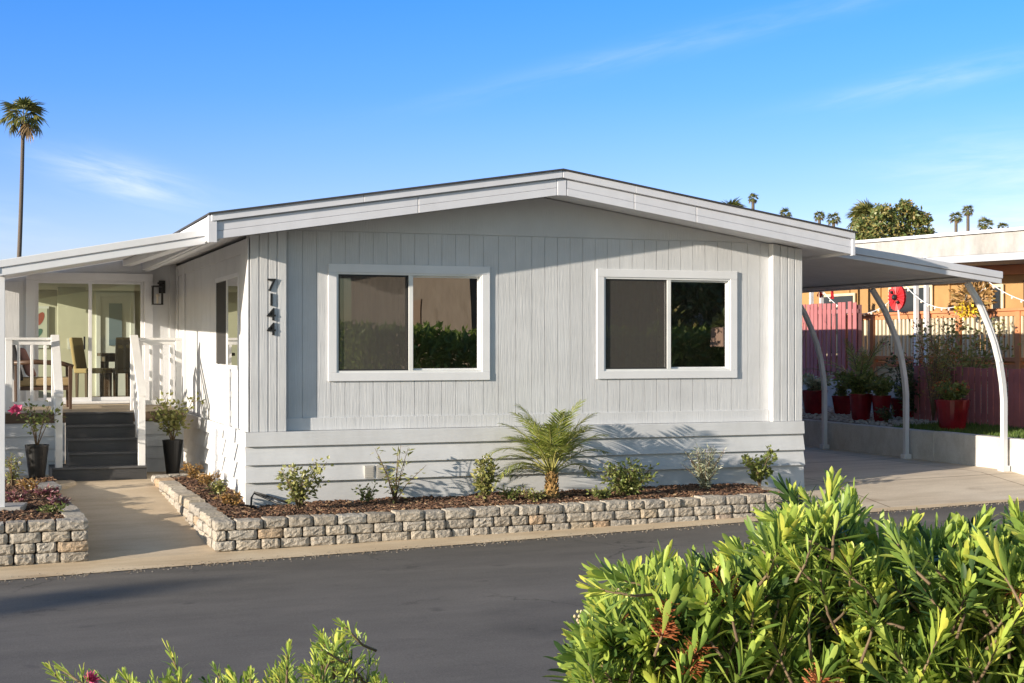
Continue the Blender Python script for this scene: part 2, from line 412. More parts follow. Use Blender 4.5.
# the sky away from the sun is a deeper, purer blue
zr_ = ramp(nt, [(0.0, (1.02,0.96,1.35)), (0.06, (0.84,0.87,1.35)), (0.11, (0.62,0.77,1.38)), (0.17, (0.40,0.72,1.40)), (0.24, (0.27,0.70,1.40)), (0.6, (0.26,0.68,1.35))])
nt.links.new(vdot((0,0,1)), zr_.inputs[0])
msk = N(nt, 'ShaderNodeMapRange', interpolation_type='SMOOTHSTEP'); msk.inputs['From Min'].default_value = -0.1; msk.inputs['From Max'].default_value = 0.6
nt.links.new(vdot((0.15,0.99,0)), msk.inputs['Value'])
tm = N(nt, 'ShaderNodeMix', data_type='RGBA'); nt.links.new(msk.outputs['Result'], tm.inputs['Factor']); tm.inputs['A'].default_value = (1.0,0.97,0.92,1)
nt.links.new(zr_.outputs[0], tm.inputs['B']); nt.links.new(tm.outputs['Result'], tint.inputs['B'])
mixc = N(nt, 'ShaderNodeMix', data_type='RGBA'); nt.links.new(tot, mixc.inputs['Factor'])
nt.links.new(tint.outputs['Result'], mixc.inputs['A']); mixc.inputs['B'].default_value = (6.0, 6.2, 6.5, 1)
nt.links.new(mixc.outputs['Result'], bg.inputs['Color']); bg.inputs['Strength'].default_value = SKY_STRENGTH
vs = scene.view_settings; vs.view_transform = 'Standard'; vs.look = 'None'; vs.exposure = 0.76; vs.gamma = 1
try: vs.use_curve_mapping = False
except Exception: pass

# ------------------------------------------------------------------ ground, road, pavements
def clamp(x, a, b): return max(a, min(b, x))
def zr(x): return -0.39 + 0.0185*clamp(x, -6, 14)
def lerp(a, b, t): return a + (b-a)*t
def ye(x):
    pts = [(-60,-2.3),(-3,-2.2),(-0.7,-2.05),(2.2,-1.92),(6.1,-1.68),(9.8,-1.5),(14,-1.5),(60,-1.5)]
    for (a, ya), (b, yb) in zip(pts, pts[1:]):
        if x <= b: return lerp(ya, yb, (x-a)/(b-a))
    return -1.5
def sheet(name, xs, ts, fn, mat, thick=0.0):
    mb = MB(); vs = []; fs = []
    for x in xs:
        for t in ts: vs.append(fn(x, t))
    n = len(ts)
    for i in range(len(xs)-1):
        for j in range(n-1): fs.append((i*n+j, (i+1)*n+j, (i+1)*n+j+1, i*n+j+1))
    mb.add(vs, fs)
    o = mb.build(name, mat, smooth=True); o['kind'] = 'structure'
    return o
def rng(a, b, n): return [a + (b-a)*i/n for i in range(n+1)]
GX = [-3000,-300,-60,-30] + rng(-12, 20, 32) + [30,60,300,3000]
sheet('ground', GX, [-3000,-200,-40,-9.9,-1.5,0.5,30,200,3000], lambda x, y: (x, y, zr(x) - (0.06 if -1.6 > y > -10 else 0.12) - (0.25 if abs(y) > 100 else 0)), M['earth'])
sheet('road', [-60,-30] + rng(-12, 20, 64) + [30,60], rng(0, 1, 12),
      lambda x, t: (x, lerp(ye(x), -9.6, t), zr(x) - 0.019 + 0.05*math.sin(math.pi*t)), M['asphalt'])
gx = [-60,-30] + rng(-12, 20, 64) + [30,60]
sheet('gutter', gx, rng(0, 1, 3), lambda x, t: (x, lerp(ye(x)+0.0, -1.395, t) - 0.0, zr(x) - 0.013 + 0.013*t), M['gutter'])
sheet('far_kerb', gx, [0, 0.02, 1], lambda x, t: (x, lerp(-9.6, -10.0, t), zr(x) - 0.02 + (0.12 if t > 0 else 0)), M['gutter'])
sheet('walkway', rng(-4.3, 0.0, 12), rng(0, 1, 20), lambda x, t: (x, lerp(-1.395, 6.2, t), lerp(zr(x), 0.04, clamp(t*7.595/4.0, 0, 1))), M['concrete'])
def zd(x): return -0.06 + 0.017*(clamp(x, 6, 11)-7.3)
sheet('driveway', rng(5.8, 10.9, 12), [0,0.04,0.06,0.08,0.1,0.12,0.2,0.4,0.7,1], lambda x, t: (x, lerp(-1.395, 18, t), lerp(zr(x), zd(x), clamp(t*19.4/1.6, 0, 1))), M['driveconcrete'])
sheet('verge', [-60,-30] + rng(-12, 20, 16) + [30,60], rng(0, 1, 6), lambda x, t: (x, lerp(-10.0, -40, t), zr(x) + 0.09 + (0.6*t*t)), M['earth'])
def zy(x, y): return 0.43 + 0.05*clamp((x-11)/2, 0, 1) + 0.008*clamp(y-1, 0, 12)
sheet('raised_yard', rng(11.0, 30, 19), [-1.4,0,1,2,4,6,10,16,24], lambda x, y: (x, y, zy(x, y)), M['earth'])
sheet('left_yard', [-60,-30,-12,-6,-4.3], [-1.395, 4, 10, 30], lambda x, y: (x, y, zr(x) + 0.03), M['earth'])

HM = paint('hill_scrub', (0.09,0.085,0.05), 0.9, 0, var=0.35)
sheet('hills', [-1500 + 60*i for i in range(56)], [0, 0.35, 0.7, 1.0], lambda x, t: (x, 700 + 300*t, -1 + (14 + 10*mnoise.noise((x*0.004, 2.0, 0)) + 4*mnoise.noise((x*0.02, 5.0, 0)))*math.sin(math.pi*0.5*t)), HM)
# ------------------------------------------------------------------ the mobile home
W_ = 7.32
FRONT = lambda u, w_, z: (u, -w_, z)
SIDE = lambda u, w_, z: (-w_, u, z)
home = thing('mobile_home', 'light grey and white mobile home with a low gable, two street windows and number 7144', 'house', (3.66, 6.0, -0.3))
RL = lambda x: 3.60 - 0.155*abs(x-3.66)
RT = lambda x: 3.895 - 0.157*abs(x-3.66)
WIN = [(0.94, 2.96, 1.36, 2.75), (4.39, 6.39, 1.36, 2.75)]
SEAM = 3.135
def wall_top(x): return min(SEAM, RL(x) + 0.03)
def boards(mb, u0, u1, z0, ztop, opens, period=0.205, gap=0.009, proud=0.010, phase=0.0):
    u = u0 + phase
    edges = [u0]
    while u < u1 - 1e-6:
        if u > u0 + 0.03: edges.append(u)
        u += period*(1 + 0.16*math.sin(u*37.0))
    edges.append(u1)
    for a, b in zip(edges, edges[1:]):
        a2, b2 = a + gap/2, b - gap/2
        cuts = sorted({a2, b2} | {c for o in opens for c in (o[0], o[1]) if a2 < c < b2})
        for c, d in zip(cuts, cuts[1:]):
            if d - c < 0.004: continue
            mid = (c+d)/2; spans = [(z0, None)]
            for o in opens:
                if o[0] < mid < o[1]:
                    spans = [(z0, o[2]), (o[3], None)]
            for za, zb in spans:
                t0 = ztop(c) if zb is None else zb; t1 = ztop(d) if zb is None else zb
                mb.hexa([(c,0.0,za),(d,0.0,za),(d,proud,za),(c,proud,za)], [(c,0.0,t0),(d,0.0,t1),(d,proud,t1),(c,proud,t0)])
def solid_wall(mb, u0, u1, z0, ztop, opens, w0=-0.12, w1=0.001):
    cuts = sorted({u0, u1} | {c for o in opens for c in (o[0], o[1])} | ({3.66} if u0 < 3.66 < u1 and ztop is not None else set()))
    for c, d in zip(cuts, cuts[1:]):
        mid = (c+d)/2; spans = [(z0, None)]
        for o in opens:
            if o[0] < mid < o[1]: spans = [(z0, o[2]), (o[3], None)]
        for za, zb in spans:
            t0 = ztop(c) if zb is None else zb; t1 = ztop(d) if zb is None else zb
            mb.hexa([(c,w1,za),(d,w1,za),(d,w0,za),(c,w0,za)], [(c,w1,t0),(d,w1,t1),(d,w0,t1),(c,w0,t0)])
fw = MB(FRONT)
solid_wall(fw, 0.0, W_, 0.0, lambda x: RL(x)+0.03, [(o[0]+0.09, o[1]-0.09, o[2]+0.09, o[3]-0.09) for o in WIN], -0.12, 0.0)
OPN = [(o[0]+0.09, o[1]-0.09, o[2]+0.09, o[3]-0.09) for o in WIN]
boards(fw, 0.05, W_-0.05, 0.80, lambda x: min(SEAM-0.006, RL(x)+0.02), OPN, 0.2035, 0.006, 0.0085, 0.03)
fw.build('front_wall', M['siding'], home, bevel=0.0)
g = MB(FRONT)
xs = [c for c in (3.66 - (3.60+0.02-SEAM)/0.155, 3.66 + (3.60+0.02-SEAM)/0.155)]
g.add([(xs[0],0.014,SEAM+0.004),(xs[1],0.014,SEAM+0.004),(3.66,0.014,3.625),(xs[0],-0.02,SEAM+0.004),(xs[1],-0.02,SEAM+0.004),(3.66,-0.02,3.625)],
      [(0,1,2),(3,5,4),(0,3,4,1),(1,4,5,2),(2,5,3,0)])
g.build('gable_panel', M['gable'], home)
bb = MB(FRONT)
bb.box(0.42, 6.86, 0.0115, 0.034, 0.785, 0.935)
bb.build('base_board', M['siding'], home, bevel=0.004)
# corner pilasters
for x0, x1 in ((0.0, 0.42), (6.87, 7.31)):
    p = MB(FRONT)
    top = lambda x: RL(x) + 0.02
    n = 4 if x0 == 0 else 4
    wd = (x1-x0)/n
    p.hexa([(x0,0.0115,0.785),(x1,0.0115,0.785),(x1,0.108,0.785),(x0,0.108,0.785)], [(x0,0.0115,top(x0)),(x1,0.0115,top(x1)),(x1,0.108,top(x1)),(x0,0.108,top(x0))])
    for k in range(n):
        a = x0 + k*wd + (0.008 if k else 0.0); b = x0 + (k+1)*wd - (0.008 if k < n-1 else 0.0)
        p.hexa([(a,0.108,0.785),(b,0.108,0.785),(b,0.122,0.785),(a,0.122,0.785)], [(a,0.108,top(a)),(b,0.108,top(b)),(b,0.122,top(b)),(a,0.122,top(a))])
    p.build('corner_pilaster', M['siding'], home, bevel=0.002)
# side wall
SIDEL = 6.4
ZSIDE = lambda u: 3.02
sw = MB(SIDE)
SO = (0.62, 2.38, 1.52, 2.63)
solid_wall(sw, 0.0, SIDEL, 0.0, ZSIDE, [SO], -0.12, 0.0)
boards(sw, 0.34, SIDEL, 0.79, ZSIDE, [SO], 0.405, 0.010, 0.011, 0.1)
sw.build('side_wall', M['siding'], home)
cb = MB(SIDE)
cb.box(-0.122, 0.33, 0.0115, 0.03, 0.785, 3.02)
cb.box(5.35, 5.55, 0.0115, 0.036, 0.785, 3.02); cb.box(6.15, 6.33, 0.0115, 0.036, 0.785, 3.02)
cb.box(0.33, SIDEL, 0.0115, 0.03, 2.86, 3.02)
cb.build('side_trim_board', M['siding'], home, bevel=0.003)
# right side, back, and interior
rw = MB(); rw.box(W_-0.12, W_-0.001, 0.121, 16.2, 0.0, 3.02); rw.box(0.121, W_-0.121, 16.05, 16.2, 0, 3.02)
rw.build('side_wall', M['siding'], home)
# skirting
def lap(mb, u0, u1, zs, w0=0.118, flare=0.008):
    for k, (zt, zb) in enumerate(zs):
        o = w0 + flare*k
        mb.hexa([(u0,0.0,zb),(u1,0.0,zb),(u1,o+0.044,zb),(u0,o+0.044,zb)], [(u0,0.0,zt),(u1,0.0,zt),(u1,o-0.006 if k else o+0.03,zt),(u0,o-0.006 if k else o+0.03,zt)])
M['vent'] = paint('beige_vent', (0.47,0.45,0.42), 0.6)
ZS = [(0.782,0.617),(0.617,0.404),(0.404,0.203),(0.203,-0.45)]
sk = MB(FRONT); lap(sk, -0.06, 7.325, ZS); sk.build('skirting', M['lap'], home, bevel=0.003)
sk2 = MB(SIDE); lap(sk2, -0.118, 6.06, ZS, 0.012, 0.007); sk2.build('skirting', M['lap'], home, bevel=0.003)
for a_ in (1.34, 1.485):
    v = MB(FRONT); v.box(a_,a_+0.115,0.140,0.183,0.215,0.365)
    for k in range(6): v.box(a_+0.012,a_+0.103,0.183,0.187,0.230+k*0.021,0.240+k*0.021)
    v.build('skirting_vent', M['vent'], home)
pc = MB(SIDE)
pc.tube([(1.15,0.045,1.50),(1.15,0.045,0.82)], 0.028, 10)
for z in (1.46, 1.22, 0.98, 0.83): pc.tube([(1.15,0.045,z),(1.15,0.045,z-0.07)], 0.040, 10)
pc.tube([(1.48,0.16,0.74),(1.48,0.17,-0.05)], 0.030, 10)
for z in (0.72, 0.42, 0.12): pc.tube([(1.48,0.162,z),(1.48,0.162,z-0.08)], 0.042, 10)
pc.build('conduit', M['white'], home, smooth=False)
# windows
def window(xf, o, name='window', screen=True, trim=0.10, proud=0.034, slide=None, meeting=None):
    x0, x1, z0, z1 = o
    t = MB(xf)
    if trim:
        t.box(x0, x1, 0.0115, proud, z1-trim, z1); t.box(x0, x1, 0.0115, proud, z0, z0+trim)
        t.box(x0, x0+trim, 0.0115, proud-0.002, z0+trim, z1-trim); t.box(x1-trim, x1, 0.0115, proud-0.002, z0+trim, z1-trim)
    wd = t.build(name, M['white'], home, bevel=0.003)
    a, b, c, d = x0+trim-0.012, x1-trim+0.012, z0+trim-0.012, z1-trim+0.012
    m = meeting if meeting else (a+b)/2 + 0.0
    f = MB(xf); e = 0.035
    f.box(a, b, -0.07, 0.022, d-e, d); f.box(a, b, -0.07, 0.022, c, c+e); f.box(a, a+e, -0.07, 0.021, c+e, d-e); f.box(b-e, b, -0.07, 0.021, c+e, d-e)
    f.box(m-0.028, m+0.028, -0.06, 0.016, c+e, d-e)
    s2 = 0.022
    f.box(m+0.028, b-e, -0.045, -0.02, d-e-s2, d-e); f.box(m+0.028, b-e, -0.045, -0.02, c+e, c+e+s2); f.box(b-e-s2, b-e, -0.045, -0.02, c+e+s2, d-e-s2)
    f.build('sash', M['vinyl'], wd, bevel=0.002)
    p = MB(xf); p.add([(a+e,-0.035,c+e),(m-0.028,-0.035,c+e),(m-0.028,-0.035,d-e),(a+e,-0.035,d-e)], [(0,1,2,3)]); p.build('pane', M['glass'], wd)
    p = MB(xf); p.add([(m+0.028,-0.032,c+e),(b-e,-0.032,c+e),(b-e,-0.032,d-e),(m+0.028,-0.032,d-e)], [(0,1,2,3)]); p.build('pane', M['glass'], wd)
    if screen:
        q = MB(xf); q.add([(a+e+0.018,0.004,c+e+0.018),(m-0.046,0.004,c+e+0.018),(m-0.046,0.004,d-e-0.018),(a+e+0.018,0.004,d-e-0.018)], [(0,1,2,3)])
        sc_ = q.build('insect_screen', M['screen'], wd)
        q = MB(xf); q.box(a+e, m-0.028, -0.002, 0.008, d-e-0.018, d-e); q.box(a+e, m-0.028, -0.002, 0.008, c+e, c+e+0.018)
        q.box(a+e, a+e+0.018, -0.002, 0.008, c+e+0.018, d-e-0.018); q.box(m-0.046, m-0.028, -0.002, 0.008, c+e+0.018, d-e-0.018)
        q.build('screen_frame', M['dark_gasket'], wd)
    return wd
def screen_mat(op):
    m, nt2, b = new_mat('insect_mesh'); out = nt2.nodes['Material Output']
    b.inputs['Base Color'].default_value = (0.13,0.118,0.108,1) if op < 0.5 else (0.03,0.028,0.027,1); b.inputs['Roughness'].default_value = 0.8
    tr = N(nt2, 'ShaderNodeBsdfTransparent'); mx = N(nt2, 'ShaderNodeMixShader'); mx.inputs[0].default_value = op
    nt2.links.new(tr.outputs[0], mx.inputs[1]); nt2.links.new(b.outputs[0], mx.inputs[2]); nt2.links.new(mx.outputs[0], out.inputs[0])
    return m
M['screen'] = screen_mat(0.38); M['screen_dense'] = screen_mat(0.90)
for o in WIN: window(FRONT, o, meeting=o[0]+1.015)
sf = MB(SIDE); a_, b_, c_, d_ = SO
for q_ in ((a_-0.03,b_+0.03,d_-0.02,d_+0.03),(a_-0.03,b_+0.03,c_-0.03,c_+0.02),(a_-0.03,a_+0.02,c_+0.02,d_-0.02),(b_-0.02,b_+0.03,c_+0.02,d_-0.02)):
    sf.box(q_[0], q_[1], -0.05, 0.018, q_[2], q_[3])
swn = sf.build('window', M['white'], home, bevel=0.002)
sf = MB(SIDE); sf.box(1.47, 1.53, -0.03, 0.013, c_+0.02, d_-0.02); sf.build('sash', M['vinyl'], swn)
for e_, g_ in ((a_+0.02, 1.47), (1.53, b_-0.02)):
    p = MB(SIDE); p.add([(e_,0.004,c_+0.02),(g_,0.004,c_+0.02),(g_,0.004,d_-0.02),(e_,0.004,d_-0.02)], [(0,1,2,3)]); p.build('pane', M['glass'], swn)
p = MB(SIDE); p.add([(1.54,0.010,c_+0.03),(b_-0.03,0.010,c_+0.03),(b_-0.03,0.010,d_-0.03),(1.54,0.010,d_-0.03)], [(0,1,2,3)]); p.build('insect_screen', M['screen_dense'], swn)
# interior shells
it = MB()
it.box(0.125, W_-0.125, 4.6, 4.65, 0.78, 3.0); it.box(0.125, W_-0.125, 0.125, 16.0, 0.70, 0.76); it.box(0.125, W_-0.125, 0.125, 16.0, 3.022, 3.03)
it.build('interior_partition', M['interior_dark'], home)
CUR = paint('curtain_cloth', (0.30,0.26,0.23), 0.9)
for x_ in (0.98, 4.45):
    bl = MB(); bl.add([(x_+i*0.05, 0.22+0.02*(i % 2), z) for i in range(19) for z in (1.42, 2.68)], [(2*i, 2*i+2, 2*i+3, 2*i+1) for i in range(18)])
    bl.build('curtain', CUR, home)
# roof
def roofpoly(x0, x1, zf, zt_):
    return [(x0, zf(x0)), (3.66, zf(3.66)), (x1, zf(x1)), (x1, zt_(x1)), (3.66, zt_(3.66)), (x0, zt_(x0))]
XL, XR = -0.52, 7.76
rf = MB(); rf.prism(roofpoly(XL+0.02, XR-0.02, lambda x: RL(x)+0.035, lambda x: RT(x)-0.02), 'y', -0.615, 16.6)
roof = rf.build('roof', M['white'], home)
sh = MB(); sh.prism(roofpoly(XL-0.03, XR+0.03, lambda x: RT(x)-0.005, lambda x: RT(x)+0.016), 'y', -0.70, 16.65)
sh.build('shingles', M['shingle'], roof)
fa = MB()
def slant(x0, x1, off0, off1, y0, y1, base=RL):
    fa.hexa([(x0,y0,base(x0)+off0),(x1,y0,base(x1)+off0),(x1,y1,base(x1)+off0),(x0,y1,base(x0)+off0)],
            [(x0,y0,base(x0)+off1),(x1,y0,base(x1)+off1),(x1,y1,base(x1)+off1),(x0,y1,base(x0)+off1)])
segL = [XL, 1.86, 3.60]; segR = [3.72, 4.62, 5.47, XR]
for seg in (segL, segR):
    for a, b in zip(seg, seg[1:]):
        a2, b2 = a + (0.005 if a not in (XL,) else 0), b - 0.005
        slant(a2, b2, 0.0, 0.088, -0.650, -0.618); slant(a2, b2, 0.091, 0.188, -0.648, -0.618)
fa.hexa([(3.603,-0.652,RL(3.603)-0.002),(3.717,-0.652,RL(3.717)-0.002),(3.717,-0.618,RL(3.717)-0.002),(3.603,-0.618,RL(3.603)-0.002)],
        [(3.603,-0.652,RL(3.603)+0.19),(3.717,-0.652,RL(3.717)+0.19),(3.717,-0.618,RL(3.717)+0.19),(3.603,-0.618,RL(3.603)+0.19)])
for a, b in ((XL, 1.2), (1.203, 3.657), (3.663, 4.62), (4.623, XR)):
    slant(a, b, 0.203, 0.288, -0.682, -0.618)
# end caps
fa.box(XL-0.035, XL+0.06, -0.672, -0.60, RL(XL)-0.03, RT(XL)-0.02)
fa.box(XR-0.03, XR+0.012, -0.668, -0.60, RL(XR)-0.01, RT(XR)-0.02)
fa.build('fascia', M['fascia'], roof, bevel=0.003)
ev = MB()
ev.box(XL-0.02, XL+0.02, -0.598, 16.6, RL(XL)-0.0, RT(XL)-0.02); ev.box(XR-0.02, XR+0.005, -0.598, 16.6, RL(XR), RT(XR)-0.02)
ev.box(XL+0.021, XL+0.10, -0.597, 16.5, RL(XL)-0.012, RL(XL)+0.05)
ev.build('eave_board', M['white'], roof, bevel=0.004)
# house number
def text_mesh(s, size, depth):
    cu = bpy.data.curves.new('digit', 'FONT'); cu.body = s; cu.size = size; cu.extrude = depth; cu.align_x = 'CENTER'; cu.offset = 0.002
    ob = bpy.data.objects.new('digit_tmp', cu); COL.objects.link(ob)
    dg = bpy.context.evaluated_depsgraph_get(); dg.update()
    me = bpy.data.meshes.new_from_object(ob.evaluated_get(dg))
    bpy.data.objects.remove(ob)
    return me
for i, ch in enumerate('7144'):
    me = text_mesh(ch, 0.205, 0.007)
    me.transform(Matrix.Translation(Vector((0.245, -0.134, 2.415 - i*0.170))) @ Matrix.Rotation(R(90), 4, 'X') @ Matrix.Diagonal((1.05,1,1,1)))
    me.transform(Matrix.Translation(-root_loc(home)))
    me.materials.clear(); me.materials.append(M['black'])
    d = bpy.data.objects.new('house_number', me); COL.objects.link(d); d.parent = home
# back room with the sliding door
DW = 6.4
dr = MB()
A, B, C0, D0 = -2.20, -0.44, 0.885, 2.87
BZ = lambda x: 3.10 + 0.187*(x + 0.5) + 0.02*6.4 - 0.03
for a, b, c in ((-2.72, A, 0.0), (B, 0.0, 0.0), (A, B, D0)):
    dr.hexa([(a,DW,c),(b,DW,c),(b,DW+0.12,c),(a,DW+0.12,c)], [(a,DW,max(BZ(a), c+0.005)),(b,DW,max(BZ(b), c+0.005)),(b,DW+0.12,max(BZ(b), c+0.005)),(a,DW+0.12,max(BZ(a), c+0.005))])
dr.box(A, B, DW, DW+0.12, 0.0, C0)
dr.box(-2.72, -2.60, DW+0.121, 6.75, 0.0, 2.79); dr.box(-2.72, -2.60, 9.3, 16.2, 0.0, 2.79); dr.box(-2.72, -2.60, 6.75, 9.3, 0.0, 1.15); dr.box(-2.72, -2.60, 6.75, 9.3, 2.70, 2.79)
dr.build('porch_wall', M['siding'], home)
rt_ = MB(); rt_.hexa([(-2.75,DW+0.03,BZ(-2.75)-0.0),(-0.54,DW+0.03,BZ(-0.54)),(-0.54,16.6,BZ(-0.54)),(-2.75,16.6,BZ(-2.75))], [(-2.75,DW+0.03,BZ(-2.75)+0.028),(-0.54,DW+0.03,BZ(-0.54)+0.028),(-0.54,16.6,BZ(-0.54)+0.028),(-2.75,16.6,BZ(-2.75)+0.028)]); rt_.build('back_room_roof', M['white'], home)
rm = MB()
rm.box(-2.59, 2.5, 9.4, 9.5, 0.90, 2.74); rm.box(-2.59, 2.5, DW+0.125, 9.6, 2.74, 2.775); rm.box(2.4, 2.5, DW+0.13, 9.4, 0.90, 3.0)
rm.build('interior_wall', M['interior'], home)
pt = MB(); pt.box(-1.72, -1.28, 8.0, 8.1, 0.90, 2.739); pt.build('interior_partition', M['interior'], home)
swp = MB(); swp.box(-1.57,-1.47,7.992,8.0,1.72,1.90); swp.box(-1.555,-1.535,7.985,7.992,1.79,1.83); swp.box(-1.505,-1.485,7.985,7.992,1.79,1.83); swp.build('light_switch', M['white'], home)
fl = MB(); fl.box(-2.59, 2.4, DW+0.125, 9.4, 0.80, 0.895); fl.build('interior_floor', M['floorwood'], home)
idr = MB(); idr.box(-1.02,-0.94,9.36,9.399,0.90,2.71); idr.box(-0.44,-0.36,9.36,9.399,0.90,2.71); idr.box(-0.94,-0.44,9.36,9.399,2.63,2.71); idr.box(-0.94,-0.44,9.385,9.399,0.90,2.63)
idoor = idr.build('inner_door', M['white'], home, bevel=0.004)
q = MB(); q.box(-0.80,-0.58,9.365,9.384,1.78,2.52); q.build('pane', paint('blue_pane', (0.16,0.22,0.30), 0.15), idoor)
# sliding door
fr = MB()
fr.box(A-0.06, B+0.06, DW-0.035, DW+0.03, D0-0.09, D0+0.03); fr.box(A-0.06, A+0.07, DW-0.034, DW+0.03, C0+0.04, D0-0.09); fr.box(B-0.07, B+0.06, DW-0.034, DW+0.03, C0+0.04, D0-0.09); fr.box(A-0.06, B+0.06, DW-0.05, DW+0.03, C0, C0+0.04)
sd = fr.build('sliding_door', M['white'], home, bevel=0.004)
mid = -1.32
fr = MB()
for a, b, y in ((A+0.07, mid+0.025, DW+0.0), (mid-0.025, B-0.07, DW+0.04)):
    fr.box(a, a+0.05, y, y+0.03, C0+0.04, D0-0.09); fr.box(b-0.05, b, y, y+0.03, C0+0.04, D0-0.09); fr.box(a+0.05, b-0.05, y, y+0.03, C0+0.04, C0+0.10); fr.box(a+0.05, b-0.05, y, y+0.03, D0-0.135, D0-0.09)
fr.build('sash', M['white'], sd, bevel=0.003)
for a, b, y in ((A+0.12, mid-0.025, DW+0.015), (mid+0.025, B-0.12, DW+0.055)):
    p = MB(); p.add([(a,y,C0+0.10),(b,y,C0+0.10),(b,y,D0-0.135),(a,y,D0-0.135)], [(0,1,2,3)]); p.build('pane', M['doorglass'], sd)
hd = MB(); hd.box(mid-0.10, mid-0.075, DW-0.03, DW, 1.72, 1.92); hd.build('handle', M['black'], sd)
# corner board on the back wall, right of the door
for a, b, e, t_ in ((-0.13, -0.02, 0.03, 3.1), (-2.72, -2.30, 0.012, 2.75)):
    cbd = MB(); cbd.box(a, b, DW-e, DW-0.0005, 0.0, t_); cbd.build('corner_board', M['siding'], home, bevel=0.003)

# ------------------------------------------------------------------ patio cover
pcv = thing('patio_cover', 'white metal patio cover with ribbed soffit sloping down over the porch', 'patio cover', (-1.6, 4.5, 2.6))
PZ = lambda x, y=0: 3.10 + 0.187*(x + 0.5) + 0.020*max(0, y)
m_ = MB()
x0, x1 = -2.72, -0.56
y0, y1 = -0.28, 6.36
nrib = 22
for i in range(nrib):
    ya = y0 + 0.03 + (y1-y0-0.03)*i/nrib; yb = y0 + 0.03 + (y1-y0-0.03)*(i+1)/nrib - 0.012
    m_.hexa([(x0,ya,PZ(x0,ya)-0.055),(x1,ya,PZ(x1,ya)-0.055),(x1,yb,PZ(x1,yb)-0.055),(x0,yb,PZ(x0,yb)-0.055)], [(x0,ya,PZ(x0,ya)-0.02),(x1,ya,PZ(x1,ya)-0.02),(x1,yb,PZ(x1,yb)-0.02),(x0,yb,PZ(x0,yb)-0.02)])
m_.hexa([(x0,y0+0.03,PZ(x0)-0.0195),(x1,y0+0.03,PZ(x1)-0.0195),(x1,y1,PZ(x1,y1)-0.0195),(x0,y1,PZ(x0,y1)-0.0195)], [(x0,y0+0.03,PZ(x0)),(x1,y0+0.03,PZ(x1)),(x1,y1,PZ(x1,y1)),(x0,y1,PZ(x0,y1))])
m_.build('roof_panel', M['white'], pcv)
m_ = MB()
for lo, hi, yy in ((-0.16, -0.075, -0.30), (-0.07, 0.012, -0.315)):
    m_.hexa([(x0-0.03,yy,PZ(x0)+lo),(x1+0.03,yy,PZ(x1)+lo),(x1+0.03,y0+0.028,PZ(x1)+lo),(x0-0.03,y0+0.028,PZ(x0)+lo)], [(x0-0.03,yy,PZ(x0)+hi),(x1+0.03,yy,PZ(x1)+hi),(x1+0.03,y0+0.028,PZ(x1)+hi),(x0-0.03,y0+0.028,PZ(x0)+hi)])
m_.build('fascia', M['white'], pcv, bevel=0.006, seg=2)
m_ = MB(); m_.hexa([(x0-0.12,y0-0.03,PZ(x0)-0.13),(x0-0.002,y0-0.03,PZ(x0)-0.13),(x0-0.002,y1,PZ(x0,y1)-0.13),(x0-0.12,y1,PZ(x0,y1)-0.13)], [(x0-0.12,y0-0.03,PZ(x0)),(x0-0.002,y0-0.03,PZ(x0)),(x0-0.002,y1,PZ(x0,y1)),(x0-0.12,y1,PZ(x0,y1))]); m_.build('gutter', M['white'], pcv, bevel=0.01, seg=2)
for xa, xb, lo, hi in ((-2.718, -2.66, -0.14, -0.058), (-0.84, -0.70, -0.15, -0.058)):
    m_ = MB(); m_.hexa([(xa,y0+0.06,PZ(xa)+lo),(xb,y0+0.06,PZ(xa)+lo),(xb,y1,PZ(xa,y1)+lo),(xa,y1,PZ(xa,y1)+lo)], [(xa,y0+0.06,PZ(xa)+hi),(xb,y0+0.06,PZ(xa)+hi),(xb,y1,PZ(xa,y1)+hi),(xa,y1,PZ(xa,y1)+hi)]); m_.build('beam', M['white'], pcv, bevel=0.004)
for yy in (-0.2, 3.3, 6.2):
    m_ = MB(); m_.box(-2.74, -2.665, yy, yy+0.08, -0.42 if yy < 1 else -0.2, PZ(-2.7, yy)-0.141); m_.build('post', M['white'], pcv, bevel=0.004)

# ------------------------------------------------------------------ porch deck, steps and rails
porch = thing('porch', 'white railed porch with dark steps and beige deck before the sliding door', 'porch', (-1.3, 4.0, 0.09))
DZ = 0.878; DF = 3.66
m_ = MB(); m_.box(-2.62, -0.26, DF+0.02, DW-0.052, DZ-0.05, DZ); m_.build('deck', M['deck'], porch, bevel=0.004)
RIM = paint('rim_board_brown', (0.10,0.065,0.04), 0.7)
for a, b in ((-2.62, -1.83), (-0.94, -0.26)):
    m_ = MB(); m_.box(a, b, DF, DF+0.019, DZ-0.14, DZ-0.004); m_.build('rim_board', RIM, porch)
ZD = [(0.745,0.56),(0.565,0.39),(0.395,0.225),(0.23,0.0)]
for a, b in ((-2.62, -1.84), (-0.93, -0.26)):
    m_ = MB()
    for k, (zt, zb) in enumerate(ZD):
        m_.hexa([(a,DF+0.12,zb),(b,DF+0.12,zb),(b,DF-0.005,zb),(a,DF-0.005,zb)][::-1], [(a,DF+0.12,zt),(b,DF+0.12,zt),(b,DF+0.016,zt),(a,DF+0.016,zt)][::-1])
    m_.build('skirting', M['lap'], porch, bevel=0.002)
st = MB(); nb = MB()
RH = (DZ - 0.04)/5
for k in range(5):
    yb = 2.64 + 0.25*k
    a, b = (-2.05, -0.865) if k == 0 else (-1.83, -0.94)
    z0_ = 0.04 + RH*k; z1_ = z0_ + RH
    st.box(a, b, yb + 0.02, DF + 0.019, z0_ - 0.03, z1_ - 0.028)
    nb.box(a-0.004, b+0.004, yb, yb + 0.275 if k < 4 else DF + 0.05, z1_ - 0.027, z1_)
